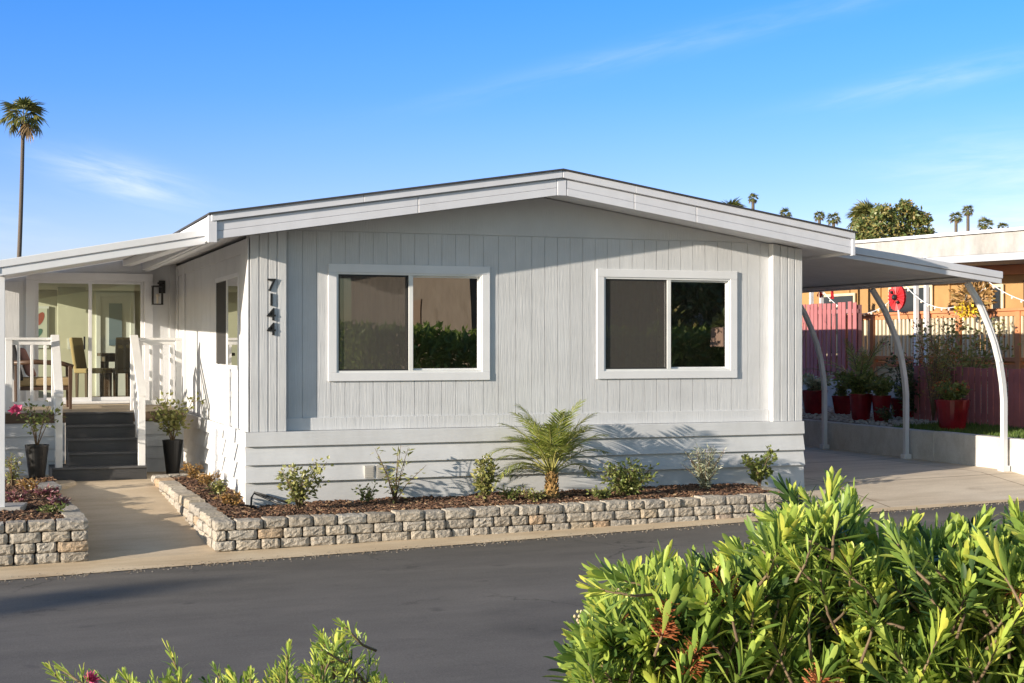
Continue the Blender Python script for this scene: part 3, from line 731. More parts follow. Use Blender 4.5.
st.build('riser', M['tread'], porch); nb.build('tread', M['nosing'], porch, bevel=0.008, seg=2)
def rail(xa, xb, yy, posts):
    m = MB()
    m.box(xa, xb, yy-0.05, yy+0.05, 1.855, 1.89); m.box(xa, xb, yy-0.02, yy+0.02, 1.79, 1.852)
    m.box(xa, xb, yy-0.02, yy+0.02, 0.96, 1.025)
    n = max(2, round((xb-xa)/0.155))
    for i in range(1, n):
        x = xa + (xb-xa)*i/n
        m.box(x-0.019, x+0.019, yy-0.018, yy+0.018, 1.026, 1.789)
    for x in posts: m.box(x-0.045, x+0.045, yy-0.045, yy+0.045, 0.887, 1.854)
    m.build('railing', M['whitewood'], porch, bevel=0.004)
rail(-2.60, -1.92, 3.78, (-2.555, -1.965)); rail(-0.97, -0.27, 3.78, (-0.925, -0.315))
for x in (-1.965, -0.925):
    m = MB(); ya, yb_ = 2.78, 3.73
    m.box(x-0.045, x+0.045, ya-0.09, ya, 0.04+RH+0.001, 1.13)
    sl_ = (1.885-1.12)/(yb_-ya+0.13)
    m.hexa([(x-0.055,ya-0.13,1.12),(x+0.055,ya-0.13,1.12),(x+0.055,yb_,1.885),(x-0.055,yb_,1.885)][::-1], [(x-0.055,ya-0.13,1.165),(x+0.055,ya-0.13,1.165),(x+0.055,yb_,1.93),(x-0.055,yb_,1.93)][::-1])
    for lo, hi in ((1.085, 1.145), (0.34, 0.40)):
        m.hexa([(x-0.018,ya+0.001,lo),(x+0.018,ya+0.001,lo),(x+0.018,yb_,lo+sl_*(yb_-ya)-0.02),(x-0.018,yb_,lo+sl_*(yb_-ya)-0.02)][::-1], [(x-0.018,ya+0.001,hi),(x+0.018,ya+0.001,hi),(x+0.018,yb_,hi+sl_*(yb_-ya)-0.02),(x-0.018,yb_,hi+sl_*(yb_-ya)-0.02)][::-1])
    for k in range(1, 6):
        yy = ya + (yb_-ya)*k/6
        m.box(x-0.017, x+0.017, yy-0.017, yy+0.017, 0.36+sl_*(yy-ya), 1.11+sl_*(yy-ya))
    m.build('handrail', M['whitewood'], porch, bevel=0.003)

# wall lantern
ln = thing('wall_lantern', 'black square wall lantern beside the sliding door', 'wall lamp', (-0.25, 6.35, 2.5))
m = MB(); m.box(-0.29, -0.19, 6.355, 6.385, 2.60, 2.80); m.box(-0.255, -0.225, 6.19, 6.355, 2.735, 2.765); m.box(-0.33, -0.225, 6.19, 6.22, 2.735, 2.765); m.build('bracket', M['black'], ln)
m = MB(); cx, cy = -0.33, 6.2
for sx in (-1, 1):
    for sy in (-1, 1): m.box(cx+sx*0.072-0.008, cx+sx*0.072+0.008, cy+sy*0.072-0.008, cy+sy*0.072+0.008, 2.43, 2.69)
m.box(cx-0.085, cx+0.085, cy-0.085, cy+0.085, 2.69, 2.712); m.box(cx-0.082, cx+0.082, cy-0.082, cy+0.082, 2.415, 2.43)
m.build('lamp_frame', M['black'], ln)
m = MB(); m.tube([(cx,cy,2.43),(cx,cy,2.53)], 0.015, 8); m.ball((cx,cy,2.56), 0.03, 10, 6); m.build('bulb', M['bulb'], ln)

# armchair on the deck
ac = thing('armchair', 'dark wooden armchair with tan seat and charcoal cushions behind the porch railing', 'armchair', (-2.05, 5.05, DZ))
ax, ay = -2.07, 5.05
for dx in (-0.36, 0.36):
    for dy in (-0.34, 0.34):
        m = MB(); m.hexa([(ax+dx-0.02,ay+dy-0.02,DZ),(ax+dx+0.02,ay+dy-0.02,DZ),(ax+dx+0.02,ay+dy+0.02,DZ),(ax+dx-0.02,ay+dy+0.02,DZ)],
                         [(ax+dx-0.03,ay+dy-0.03,DZ+0.62),(ax+dx+0.03,ay+dy-0.03,DZ+0.62),(ax+dx+0.03,ay+dy+0.03,DZ+0.62),(ax+dx-0.03,ay+dy+0.03,DZ+0.62)]); m.build('leg', M['darkwood'], ac, bevel=0.004)
for dy in (-0.34, 0.34):
    m = MB(); m.tube([(ax-0.40,ay+dy,DZ+0.66),(ax-0.1,ay+dy,DZ+0.67),(ax+0.25,ay+dy,DZ+0.65),(ax+0.40,ay+dy,DZ+0.60)], 0.032, 8)
    m.build('armrest', M['darkwood'], ac, smooth=True)
m = MB(); m.box(ax-0.36, ax+0.36, ay-0.32, ay+0.32, DZ+0.27, DZ+0.32); m.build('seat_frame', M['darkwood'], ac)
m = MB(); m.box(ax-0.34, ax+0.38, ay-0.30, ay+0.30, DZ+0.325, DZ+0.45); m.build('seat', M['cushion_tan'], ac, bevel=0.03, seg=3)
m = MB(); m.hexa([(ax-0.40,ay-0.31,DZ+0.40),(ax-0.26,ay-0.31,DZ+0.40),(ax-0.26,ay+0.31,DZ+0.40),(ax-0.40,ay+0.31,DZ+0.40)], [(ax-0.52,ay-0.31,DZ+0.98),(ax-0.40,ay-0.31,DZ+1.0),(ax-0.40,ay+0.31,DZ+1.0),(ax-0.52,ay+0.31,DZ+0.98)]); m.build('backrest', M['cushion_dark'], ac, bevel=0.03, seg=3)
pl_ = MB(); pl_.hexa([(ax-0.22,ay-0.24,DZ+0.46),(ax-0.08,ay-0.24,DZ+0.46),(ax-0.08,ay+0.2,DZ+0.46),(ax-0.22,ay+0.2,DZ+0.46)], [(ax-0.36,ay-0.24,DZ+0.86),(ax-0.25,ay-0.24,DZ+0.88),(ax-0.25,ay+0.2,DZ+0.88),(ax-0.36,ay+0.2,DZ+0.86)])
tag(pl_.build('throw_pillow', M['cushion_rose'], None, bevel=0.05, seg=3), 'rose brown throw pillow on the porch armchair', 'pillow')

# dining set indoors
FZ = 0.897
tb = thing('dining_table', 'dark wooden dining table seen through the sliding door', 'table', (-0.55, 7.6, FZ))
m = MB(); m.box(-1.08, 0.2, 7.45, 8.35, FZ+0.71, FZ+0.76); m.box(-1.01, 0.13, 7.52, 8.28, FZ+0.62, FZ+0.709); m.build('tabletop', M['darkwood'], tb, bevel=0.005)
for x in (-0.99, 0.11):
    for y in (7.54, 8.26):
        m = MB(); m.box(x-0.035, x+0.035, y-0.035, y+0.035, FZ, FZ+0.619); m.build('leg', M['darkwood'], tb)
def dining_chair(x, y, a, mat, label):
    c = thing('dining_chair', label, 'chair', (x, y, FZ), 'dining chairs behind the glass door')
    T = lambda px, py, pz: (x + px*math.cos(a) - py*math.sin(a), y + px*math.sin(a) + py*math.cos(a), FZ + pz)
    for sx in (-0.2, 0.2):
        for sy in (-0.2, 0.2):
            m = MB(T); h = 0.44
            m.hexa([(sx-0.016,sy-0.016,0),(sx+0.016,sy-0.016,0),(sx+0.016,sy+0.016,0),(sx-0.016,sy+0.016,0)], [(sx-0.022,sy-0.022,h),(sx+0.022,sy-0.022,h),(sx+0.022,sy+0.022,h),(sx-0.022,sy+0.022,h)]); m.build('leg', M['darkwood'], c)
    m = MB(T); m.box(-0.24, 0.24, -0.24, 0.24, 0.441, 0.52); m.build('seat', mat, c, bevel=0.02, seg=2)
    m = MB(T); m.hexa([(-0.23,0.19,0.50),(0.23,0.19,0.50),(0.23,0.25,0.50),(-0.23,0.25,0.50)], [(-0.22,0.27,1.02),(0.22,0.27,1.02),(0.22,0.33,1.0),(-0.22,0.33,1.0)]); m.build('backrest', mat, c, bevel=0.02, seg=2)
M['chairbrown'] = paint('brown_chair_seat', (0.16,0.11,0.075), 0.6)
dining_chair(-1.20, 7.35, R(65), M['cushion_tan'], 'tan upholstered dining chair at the left end of the indoor table')
dining_chair(-0.68, 7.15, R(180), M['chairbrown'], 'brown dining chair nearest the glass at the indoor table')
dining_chair(-0.35, 8.65, R(0), M['chairbrown'], 'brown dining chair on the far side of the indoor table')
art = thing('framed_picture', 'framed picture with a red and teal shape behind the sliding door', 'picture', (-1.95, 9.38, 2.1))
m = MB(); m.box(-2.16,-1.80,9.37,9.399,1.74,2.46); m.build('frame', M['white'], art)
m = MB(); m.box(-2.13,-1.83,9.362,9.369,1.78,2.42); m.build('canvas', paint('canvas', (0.62,0.64,0.58), 0.8), art)
m = MB(); m.lathe([(0.001,0),(0.10,0.001),(0.13,0.004)], (0,0,0), 16)
m.v = [(-1.95+p[0]*0.5+p[1]*0.3, 9.361-p[2]*0.3, 2.24+p[1]*0.9) for p in m.v]; m.build('red_shape', paint('muted_red', (0.35,0.06,0.05), 0.8), art)
m = MB(); m.lathe([(0.001,0),(0.09,0.001),(0.12,0.004)], (0,0,0), 16)
m.v = [(-2.0+p[0]*0.8, 9.361-p[2]*0.3, 1.98+p[0]*0.5+p[1]*0.6) for p in m.v]; m.build('teal_shape', paint('teal_paint', (0.05,0.16,0.15), 0.8), art)

# ------------------------------------------------------------------ carport
cp = thing('carport', 'white flat carport awning on curved posts along the right side of the house', 'carport', (9.2, 5, 0))
CZ = lambda x: 3.115 - 0.125*(x - 7.9)
m = MB(); ca, cb_ = 7.78, 10.42
ncr = 40
for i in range(ncr):
    ya = -0.10 + 10.1*i/ncr; yb = ya + 10.1/ncr - 0.012
    m.hexa([(ca,ya,CZ(ca)-0.075),(cb_,ya,CZ(cb_)-0.075),(cb_,yb,CZ(cb_)-0.075),(ca,yb,CZ(ca)-0.075)], [(ca,ya,CZ(ca)-0.03),(cb_,ya,CZ(cb_)-0.03),(cb_,yb,CZ(cb_)-0.03),(ca,yb,CZ(ca)-0.03)])
m.hexa([(ca,-0.10,CZ(ca)-0.029),(cb_,-0.10,CZ(cb_)-0.029),(cb_,10.0,CZ(cb_)-0.029),(ca,10.0,CZ(ca)-0.029)], [(ca,-0.10,CZ(ca)),(cb_,-0.10,CZ(cb_)),(cb_,10.0,CZ(cb_)),(ca,10.0,CZ(ca))])
m.build('roof_panel', M['metal'], cp)
m = MB()
for lo, hi, yy in ((-0.155, -0.085, -0.16), (-0.08, 0.015, -0.185)):
    m.hexa([(ca,yy,CZ(ca)+lo),(cb_+0.08,yy,CZ(cb_)+lo),(cb_+0.08,-0.102,CZ(cb_)+lo),(ca,-0.102,CZ(ca)+lo)], [(ca,yy,CZ(ca)+hi),(cb_+0.08,yy,CZ(cb_)+hi),(cb_+0.08,-0.102,CZ(cb_)+hi),(ca,-0.102,CZ(ca)+hi)])
m.build('fascia', M['fascia'], cp, bevel=0.006, seg=2)
m = MB(); m.box(cb_+0.004, cb_+0.10, -0.10, 10.0, CZ(cb_)-0.105, CZ(cb_)+0.012); m.build('gutter', M['metal'], cp, bevel=0.008)
m = MB(); m.box(10.12, 10.26, -0.09, 10.0, CZ(10.2)-0.115, CZ(10.2)-0.078); m.build('beam', M['metal'], cp, bevel=0.004)
for yy in (0.17, 2.5, 4.85, 7.2):
    m = MB()
    P_ = [(10.80, 0.0), (10.80, 1.0), (10.775, 1.25), (10.72, 1.55), (10.64, 1.82), (10.54, 2.06), (10.40, 2.34), (10.17, 2.665)]
    hw = 0.035
    for (xa, za), (xb, zb) in zip(P_, P_[1:]):
        d = Vector((xb-xa, 0, zb-za)).normalized(); n_ = Vector((d.z, 0, -d.x))
        m.hexa([(xa-n_.x*hw,yy-0.035,za-n_.z*hw),(xa+n_.x*hw,yy-0.035,za+n_.z*hw),(xa+n_.x*hw,yy+0.035,za+n_.z*hw),(xa-n_.x*hw,yy+0.035,za-n_.z*hw)],
               [(xb-n_.x*hw,yy-0.035,zb-n_.z*hw),(xb+n_.x*hw,yy-0.035,zb+n_.z*hw),(xb+n_.x*hw,yy+0.035,zb+n_.z*hw),(xb-n_.x*hw,yy+0.035,zb-n_.z*hw)])
        if za >= 1.5:
            for s_ in (-0.5, 0.5):
                m.bar((xa+n_.x*hw*s_, yy-0.037, za+n_.z*hw*s_), (xb+n_.x*hw*s_, yy-0.037, zb+n_.z*hw*s_), 0.012, 0.012)
    po = m.build('post', M['postmetal'], cp)
    m = MB(); m.box(10.735, 10.865, yy-0.06, yy+0.06, -0.02, 0.07); m.build('base_plate', M['postmetal'], po, bevel=0.006)

# retaining wall
m = MB()
for ya, yb in ((-1.4, 1.9), (1.904, 5.9), (5.904, 9.9), (9.904, 16)):
    m.hexa([(10.885,ya,-0.35),(11.06,ya,-0.35),(11.06,yb,-0.1),(10.885,yb,-0.1)], [(10.885,ya,0.45),(11.06,ya,0.45),(11.06,yb,0.46),(10.885,yb,0.46)])
tag(m.build('retaining_wall', M['blockwall'], None, bevel=0.008), 'low white painted retaining wall along the carport driveway', 'wall')

# ------------------------------------------------------------------ stone planters
def stone_wall(mb, p0, d, n, L, ztop, courses, thick=0.2, ch=0.108, skip=0):
    d = Vector((*d, 0)); n = Vector((*n, 0)); p0 = Vector((*p0, 0))
    for k in range(courses):
        u = 0.0; off = rnd.uniform(0, 0.2)
        first = True
        while u < L - 0.02:
            ln_ = rnd.uniform(0.20, 0.34)
            if first and k % 2: ln_ *= 0.6
            first = False
            if L - (u+ln_) < 0.10: ln_ = L - u
            a, b = u + 0.007, u + ln_ - 0.007
            z1_ = ztop(u + ln_/2) - k*ch - 0.004 + (0 if k else rnd.uniform(-0.006, 0.006)); z0_ = ztop(u + ln_/2) - (k+1)*ch + 0.004
            o = rnd.uniform(-0.012, 0.010)
            nx, nz = 7, 5
            V = []
            for j in range(nz+1):
                for i in range(nx+1):
                    s, t = i/nx, j/nz
                    edge = (i in (0, nx)) + (j in (0, nz))
                    bul = o + (rnd.uniform(0.003, 0.014) if edge == 0 else (-0.005 if edge == 1 else -0.013))
                    ii = 0.02*(1 if i == 0 else -1 if i == nx else 0) if False else 0
                    uu = a + (b-a)*(s + (rnd.uniform(-0.03, 0.03) if 0 < i < nx else 0))
                    if j in (0, nz) and i in (0, nx): uu += 0.008*(1 if i == 0 else -1)
                    zz = z0_ + (z1_-z0_)*t + (rnd.uniform(-0.004, 0.004) if j in (0, nz) else rnd.uniform(-0.01, 0.01))
                    V.append(p0 + d*uu + n*bul + Vector((0,0,zz)))
            F = [(j*(nx+1)+i, j*(nx+1)+i+1, (j+1)*(nx+1)+i+1, (j+1)*(nx+1)+i) for j in range(nz) for i in range(nx)]
            ring = [i for i in range(nx+1)] + [(j)*(nx+1)+nx for j in range(1, nz+1)] + [nz*(nx+1)+i for i in range(nx-1, -1, -1)] + [j*(nx+1) for j in range(nz-1, 0, -1)]
            base = len(V)
            for r_ in ring:
                q_ = V[r_].copy(); dd = (q_-p0).dot(n); q_ = q_ - n*(dd + thick + rnd.uniform(-0.012, 0.012)); V.append(q_)
            for i in range(len(ring)):
                j = (i+1) % len(ring)
                F.append((ring[j], ring[i], base+i, base+j))
            F.append(tuple(base+i for i in range(len(ring))))
            mb.add(V, F)
            u += ln_
zt = lambda x: -0.07 + 0.0075*(x + 0.6)
pw = MB()
stone_wall(pw, (-0.6,-1.4), (1,0), (0,-1), 7.1, lambda u: zt(-0.6+u), 4)
stone_wall(pw, (-0.83,2.5), (0.0621,-0.99807), (-0.99807,-0.0621), 3.70, lambda u: 0.105 - 0.0455*u, 4)
stone_wall(pw, (6.5,-1.19), (0,1), (1,0), 1.04, lambda u: -0.015, 3)
stone_wall(pw, (-0.62,2.5), (1,0), (0,1), 0.5, lambda u: 0.105, 2)
tag(pw.build('planter_wall', M['stone'], None), 'low tan split stone planter wall in front of the house windows', 'planter wall')
pw = MB()
stone_wall(pw, (-4.4,-1.4), (1,0), (0,-1), 2.53, lambda u: 0.0 , 5)
stone_wall(pw, (-1.87,-1.19), (-0.052,0.9986), (0.9986,0.052), 3.1, lambda u: 0.010*u, 4)
tag(pw.build('planter_wall', M['stone'], None), 'low tan stone planter wall left of the entrance walk', 'planter wall')

def bed(name, poly_fn, xs, ys, label, nchips, zf):
    mb = MB(); V = []; F = []
    n = len(ys)
    for x in xs:
        for y in ys:
            V.append((x, y, zf(x, y) + 0.035*mnoise.noise((x*3.1, y*3.1, 0.5)) + 0.018*mnoise.noise((x*13, y*13, 2.5))))
    for i in range(len(xs)-1):
        for j in range(n-1): F.append((i*n+j, (i+1)*n+j, (i+1)*n+j+1, i*n+j+1))
    mb.add(V, F)
    for _ in range(nchips):
        x = rnd.uniform(xs[0], xs[-1]); y = rnd.uniform(ys[0], ys[-1])
        z = zf(x, y) + 0.035*mnoise.noise((x*3.1, y*3.1, 0.5)) + 0.014
        a = rnd.uniform(0, 6.28); L = rnd.uniform(0.015, 0.055); w2 = rnd.uniform(0.006, 0.016); tl = rnd.uniform(-0.5, 0.5)
        d = Vector((math.cos(a), math.sin(a), tl*0.8)).normalized(); s_ = Vector((-math.sin(a), math.cos(a), rnd.uniform(-0.6, 0.6))).normalized()
        c = Vector((x, y, z + rnd.uniform(-0.004, 0.014))); up = d.cross(s_).normalized()*0.004
        p = [c - d*L*0.5 - s_*w2, c + d*L*0.5 - s_*w2*0.7, c + d*L*0.5 + s_*w2*0.7, c - d*L*0.5 + s_*w2]
        mb.hexa([q_-up for q_ in p], [q_+up for q_ in p])
    o = mb.build(name, M['mulch']); tag(o, label, 'mulch', kind='stuff'); return o
bed('bark_mulch', None, rng(-0.42, 6.35, 110), rng(-1.24, -0.12, 20), 'reddish brown bark mulch in the planter under the windows', 6500, lambda x, y: zt(x) - 0.035 + 0.035*clamp((y+1.24)/1.0, 0, 1))
bed('bark_mulch', None, rng(-0.62, -0.03, 10), rng(-1.2, 2.3, 60), 'reddish brown bark mulch in the narrow bed beside the walk', 1500, lambda x, y: -0.09 + 0.045*(y+1.2) - (0.4 if x < -0.40 - 0.058*(y+1.2) else 0))
bed('bark_mulch', None, rng(-4.3, -2.04, 40), rng(-1.24, 2.5, 60), 'reddish brown bark mulch in the planter left of the walk', 4800, lambda x, y: -0.06 + 0.045*clamp(y+1, 0, 3.2))

# flat stepping slabs in the left bed
def slab(x, y, z, sx, sy, a, label):
    m = MB(lambda px, py, pz: (x + px*math.cos(a) - py*math.sin(a), y + px*math.sin(a) + py*math.cos(a), z + pz))
    m.box(-sx, sx, -sy, sy, -0.03, 0.035)
    tag(m.build('stone_slab', M['slab'], None, bevel=0.008, seg=2), label, 'stone slab', 'loose slabs in the left planter')
M['slab'] = concrete('grey_slab', (0.36,0.35,0.34), (0.30,0.29,0.28), 2)
slab(-2.20, 1.62, 0.075, 0.17, 0.30, R(6), 'grey flat slab by the pot at the back of the left planter')
slab(-2.62, 0.0, 0.0, 0.16, 0.25, R(-10), 'grey flat slab beside the patio post at the picture edge')
m = MB(); m.lathe([(0.0,0.03),(0.42,0.03),(0.45,0.0),(0.45,-0.12)], (-2.2, 2.5, 0.02), 28)
m.build('pot_pad', M['concrete'])['kind'] = 'structure'

# ------------------------------------------------------------------ plants
def bush_leaves(mb, c, rx, ry, rz, n, L, w_, up=0.5, hollow=0.5):
    c = Vector(c)
    for _ in range(n):
        d = rv(); r = hollow + (1-hollow)*rnd.random()**0.6
        p = c + Vector((d.x*rx*r, d.y*ry*r, d.z*rz*r))
        dd = (d + Vector((0,0,up)) + rv()*0.6).normalized()
        mb.leaf(p, dd, rv(), L*rnd.uniform(0.6,1.2), w_*rnd.uniform(0.7,1.2), 0.2, 0.3, 2)
def stems(mb, base, tips, r0=0.008, r1=0.003, wob=0.05):
    b = Vector(base)
    for t in tips:
        t = Vector(t); pts = []
        for i in range(5):
            s = i/4; pts.append(b.lerp(t, s) + Vector((rnd.uniform(-1,1), rnd.uniform(-1,1), 0))*wob*math.sin(math.pi*s))
        mb.tube(pts, [lerp(r0, r1, i/4) for i in range(5)], 5)
def branchy(name, label, cat, base, h, spread, nst, leaves_per, L, w_, leafm, stemm='stem', flower=None, group=None, lean=(0,0), start=0.25, droop=0.0, nfl=10, fsize=0.03, foldw=0.15):
    base = Vector(base)
    t = thing(name, label, cat, tuple(base), group)
    sm, lm, fm = MB(), MB(), MB()
    for k in range(nst):
        a = 2*math.pi*k/nst + rnd.uniform(-0.5, 0.5); rr = spread*rnd.uniform(0.3, 1.0)
        hh = h*rnd.uniform(0.55, 1.0)
        tip = base + Vector((math.cos(a)*rr + lean[0], math.sin(a)*rr*0.7 + lean[1], hh))
        midp = base.lerp(tip, 0.5) + Vector((math.cos(a), math.sin(a), 0))*rr*-0.12
        pts = [base + rv()*0.01, base.lerp(midp, 0.5), midp, midp.lerp(tip, 0.5), tip]
        sm.tube(pts, [0.009, 0.007, 0.005, 0.004, 0.002], 5)
        for _ in range(leaves_per):
            s = start + (1-start)*rnd.random(); i = min(3, int(s*4)); p = Vector(pts[i]).lerp(Vector(pts[i+1]), s*4-i)
            off = rv(); off.z *= 0.6; tw = p + off*foldw*rnd.random()
            if rnd.random() < 0.25: sm.tube([p, tw], [0.0025, 0.0015], 4)
            lm.leaf(tw, (off + Vector((0,0,0.25-droop))).normalized(), rv(), L*rnd.uniform(0.6,1.2), w_*rnd.uniform(0.7,1.2), 0.25, 0.3, 2)
        if flower:
            for _ in range(nfl):
                p = tip + rv()*fsize*2.2
                for q_ in range(5): fm.leaf(p, rv(), rv(), fsize*0.8, fsize*0.7, 0.2, 0.3, 2)
    sm.build('stems', M[stemm], t, smooth=True); lm.build('foliage', M[leafm], t)
    if flower: fm.build('blossom', M[flower], t)
    return t
branchy('rose_bush', 'leafy young rose bush at the left end of the window planter', 'rose bush', (0.43,-0.75,-0.05), 0.54, 0.38, 11, 44, 0.050, 0.036, 'roseleaf', foldw=0.10)
branchy('small_shrub', 'small sparse shrub below the skirting vent', 'shrub', (1.30,-0.50,-0.05), 0.27, 0.18, 6, 24, 0.04, 0.026, 'greenleaf', foldw=0.06)
branchy('kangaroo_paw', 'thin plant with bare red tipped stalks beside the skirting vent', 'flower plant', (1.62,-0.50,-0.05), 0.74, 0.40, 8, 18, 0.085, 0.022, 'roseleaf', 'stem', start=0.15, foldw=0.06)
branchy('white_rose', 'upright rose bush with white bloom between red stalks and the palm', 'rose bush', (2.62,-0.80,-0.05), 0.54, 0.17, 9, 50, 0.052, 0.038, 'roseleaf', foldw=0.07, flower='paleflower', nfl=1, fsize=0.02)
branchy('ground_cover', 'low green clump right of the white rose', 'shrub', (2.95,-0.78,-0.05), 0.17, 0.20, 8, 26, 0.035, 0.024, 'greenleaf', foldw=0.06)
branchy('ground_cover', 'low green clump at the foot of the palm', 'shrub', (3.22,-0.85,-0.05), 0.17, 0.20, 8, 24, 0.035, 0.024, 'roseleaf', foldw=0.06)
branchy('gardenia', 'dense dark green rounded shrub right of the palm', 'shrub', (4.42,-0.85,-0.05), 0.48, 0.44, 16, 66, 0.050, 0.030, 'greenleaf', foldw=0.13)
branchy('ground_cover', 'low green clump left of the dense rounded shrub', 'shrub', (4.05,-0.95,-0.05), 0.14, 0.24, 8, 26, 0.04, 0.026, 'greenleaf', foldw=0.06)
branchy('lavender', 'silvery lavender clump with upright pale spikes near the right planter end', 'lavender', (5.62,-0.60,-0.03), 0.54, 0.30, 34, 34, 0.075, 0.010, 'silverleaf', 'stem', start=0.1, foldw=0.02, flower='paleflower', nfl=1, fsize=0.014)
branchy('young_shrub', 'leafy young shrub at the right end of the window planter', 'shrub', (6.45,-0.50,-0.02), 0.50, 0.30, 9, 42, 0.056, 0.042, 'greenleaf', foldw=0.09)
for i, (x, y, lab, mt, h) in enumerate(((-0.36,1.95,'dry orange brown plant nearest the steps in the narrow side bed','dryleaf',0.22), (-0.28,1.35,'dry golden plant in the middle of the narrow side bed','dryleaf',0.20), (-0.28,0.5,'green and brown plant in the narrow side bed','roseleaf',0.18), (-0.26,-0.35,'dry brown plant at the corner of the side bed','dryleaf',0.16))):
    branchy('bedding_plant', lab, 'plant', (x,y,-0.08+0.045*(y+1.2)), h, 0.16, 10, 20, 0.05, 0.02, mt, group='plants in the narrow side bed', foldw=0.05)
for i, (x, y, lab, mt, h) in enumerate(((-2.20,-0.55,'green tuft near the front corner of the left planter','greenleaf',0.13), (-2.5,0.45,'purple leaved plant beside the patio post','purpleleaf',0.14), (-2.2,0.9,'purple leaved plant in the middle of the left planter','purpleleaf',0.12), (-2.1,0.1,'small purple plant beside the stone edge of the left planter','purpleleaf',0.10), (-2.55,1.75,'yellow green plant by the patio post at the back of the left planter','roseleaf',0.42), (-2.38,1.1,'golden green plant behind the slab in the left planter','dryleaf',0.22))):
    branchy('bedding_plant', lab, 'plant', (x,y,-0.06+0.045*clamp(y+1,0,3.2)), h, 0.17, 9, 16, 0.05, 0.022, mt, group='plants in the left planter', foldw=0.05)

# pygmy palm
def frond(sm, lm, base, az, el0, L, curl, nl=26, ll=0.22, lw=0.012, spread_=0.9):
    d = Vector((math.cos(az)*math.cos(el0), math.sin(az)*math.cos(el0), math.sin(el0)))
    p = Vector(base); pts = [p.copy()]; el = el0; n = 14
    side = Vector((-math.sin(az), math.cos(az), 0))
    for i in range(n):
        el -= curl/n*(0.4 + 1.2*i/n)
        dd = Vector((math.cos(az)*math.cos(el), math.sin(az)*math.cos(el), math.sin(el)))
        p = p + dd*L/n; pts.append(p.copy())
    sm.tube(pts, [lerp(0.011, 0.002, i/n) for i in range(n+1)], 5)
    for k in range(nl):
        s = 0.26 + 0.74*k/(nl-1); f = s*n; i = min(n-1, int(f)); q_ = pts[i].lerp(pts[i+1], f-i); t = (pts[i+1]-pts[i]).normalized()
        l2 = ll*(0.45 + 0.75*math.sin(math.pi*min(1, s*0.9+0.08)))
        for sg in (-1, 1):
            up = side.cross(t)
            if up.z < 0: up = -up
            dv = (t*(0.55+0.5*s) + side*sg*spread_ + up*rnd.uniform(0.05,0.35) + rv()*0.08).normalized()
            lm.leaf(q_, dv, up, l2*rnd.uniform(0.85,1.1), lw, rnd.uniform(0.15,0.4), 0.25, 3, 0.05)
pp = thing('pygmy_date_palm', 'small pygmy date palm with arching yellow green fronds in the window planter', 'palm', (3.50,-0.72,-0.06))
tr, lm = MB(), MB()
prof = [(0.085,0.0),(0.082,0.04),(0.070,0.06),(0.080,0.09),(0.066,0.11),(0.074,0.14),(0.060,0.16),(0.068,0.20),(0.055,0.22),(0.06,0.27),(0.045,0.34),(0.02,0.40)]
t0_ = MB(); t0_.lathe(prof, (3.50,-0.72,-0.08), 12)
for k in range(50):
    a = k*2.4; z = 0.02 + 0.30*k/50; r = 0.078 - 0.02*k/50
    t0_.bar((3.50+math.cos(a)*r*0.9, -0.72+math.sin(a)*r*0.9, -0.08+z), (3.50+math.cos(a)*(r+0.018), -0.72+math.sin(a)*(r+0.018), -0.08+z+0.045), 0.03, 0.012)
t0_.build('trunk', island_mat('palm_boots', [(0,(0.30,0.17,0.06)),(1,(0.42,0.27,0.10))], 0.85, 30, 0.5), pp)
for k in range(34):
    az = k*2.39996 + rnd.uniform(-0.15, 0.15); s = k/34
    if s > 0.45 and math.sin(az) < -0.35: continue
    el = lerp(R(84), R(22), s**0.9); L = lerp(0.80, 0.74, s)*rnd.uniform(0.92,1.1); cu = lerp(0.7, 1.75, s)*rnd.uniform(0.85,1.15)
    frond(tr, lm, (3.50+math.cos(az)*0.03, -0.72+math.sin(az)*0.03, 0.22+0.10*(1-s)), az, el, L, cu, 30, 0.20, 0.0125)
tr.build('frond_stems', island_mat('palm_rachis', [(0,(0.24,0.24,0.06)),(1,(0.36,0.33,0.10))], 0.6, 30, 0), pp, smooth=True); lm.build('fronds', M['palmleaf'], pp)

# potted plants by the steps
def pot(name, label, x, y, z, r0, r1, h, mat, saucer=False):
    t = thing(name, label, 'plant pot', (x, y, z))
    m = MB(); m.lathe([(0.001,0.0),(r0,0.0),(r0*1.0,0.01),(r1*0.985,h-0.02),(r1,h-0.02),(r1,h),(r1-0.02,h),(r1-0.025,h-0.05)], (x,y,z+(0.03 if saucer else 0)), 24); m.build('body', mat, t, smooth=False)
    m = MB(); m.lathe([(0.001,h-0.045),(r1-0.02,h-0.045)], (x,y,z+(0.03 if saucer else 0)), 20); m.build('soil', M['mulch'], t)
    if saucer:
        m = MB(); m.lathe([(0.001,0),(r0+0.08,0),(r0+0.10,0.05),(r0+0.08,0.05),(r0+0.06,0.01)], (x,y,z), 24); m.build('saucer', mat, t)
    return t
pot('tall_planter', 'tall black tapered pot left of the dark steps', -2.24, 2.52, 0.045, 0.095, 0.148, 0.45, M['potblack'], True)
pot('tall_planter', 'tall black tapered pot right of the dark steps', -0.46, 3.25, 0.042, 0.088, 0.140, 0.46, M['potblack'])
branchy('camellia', 'twiggy plant with one pink bloom in the black pot left of the steps', 'potted plant', (-2.24,2.52,0.49), 0.60, 0.36, 7, 22, 0.06, 0.032, 'greenleaf', start=0.5, foldw=0.12)
m = MB()
for k in range(26): m.leaf((-2.50+rnd.uniform(-.03,.03), 2.25+rnd.uniform(-.03,.03), 0.98+rnd.uniform(-.03,.03)), rv(), rv(), 0.075, 0.06, 0.3, 0.4, 2)
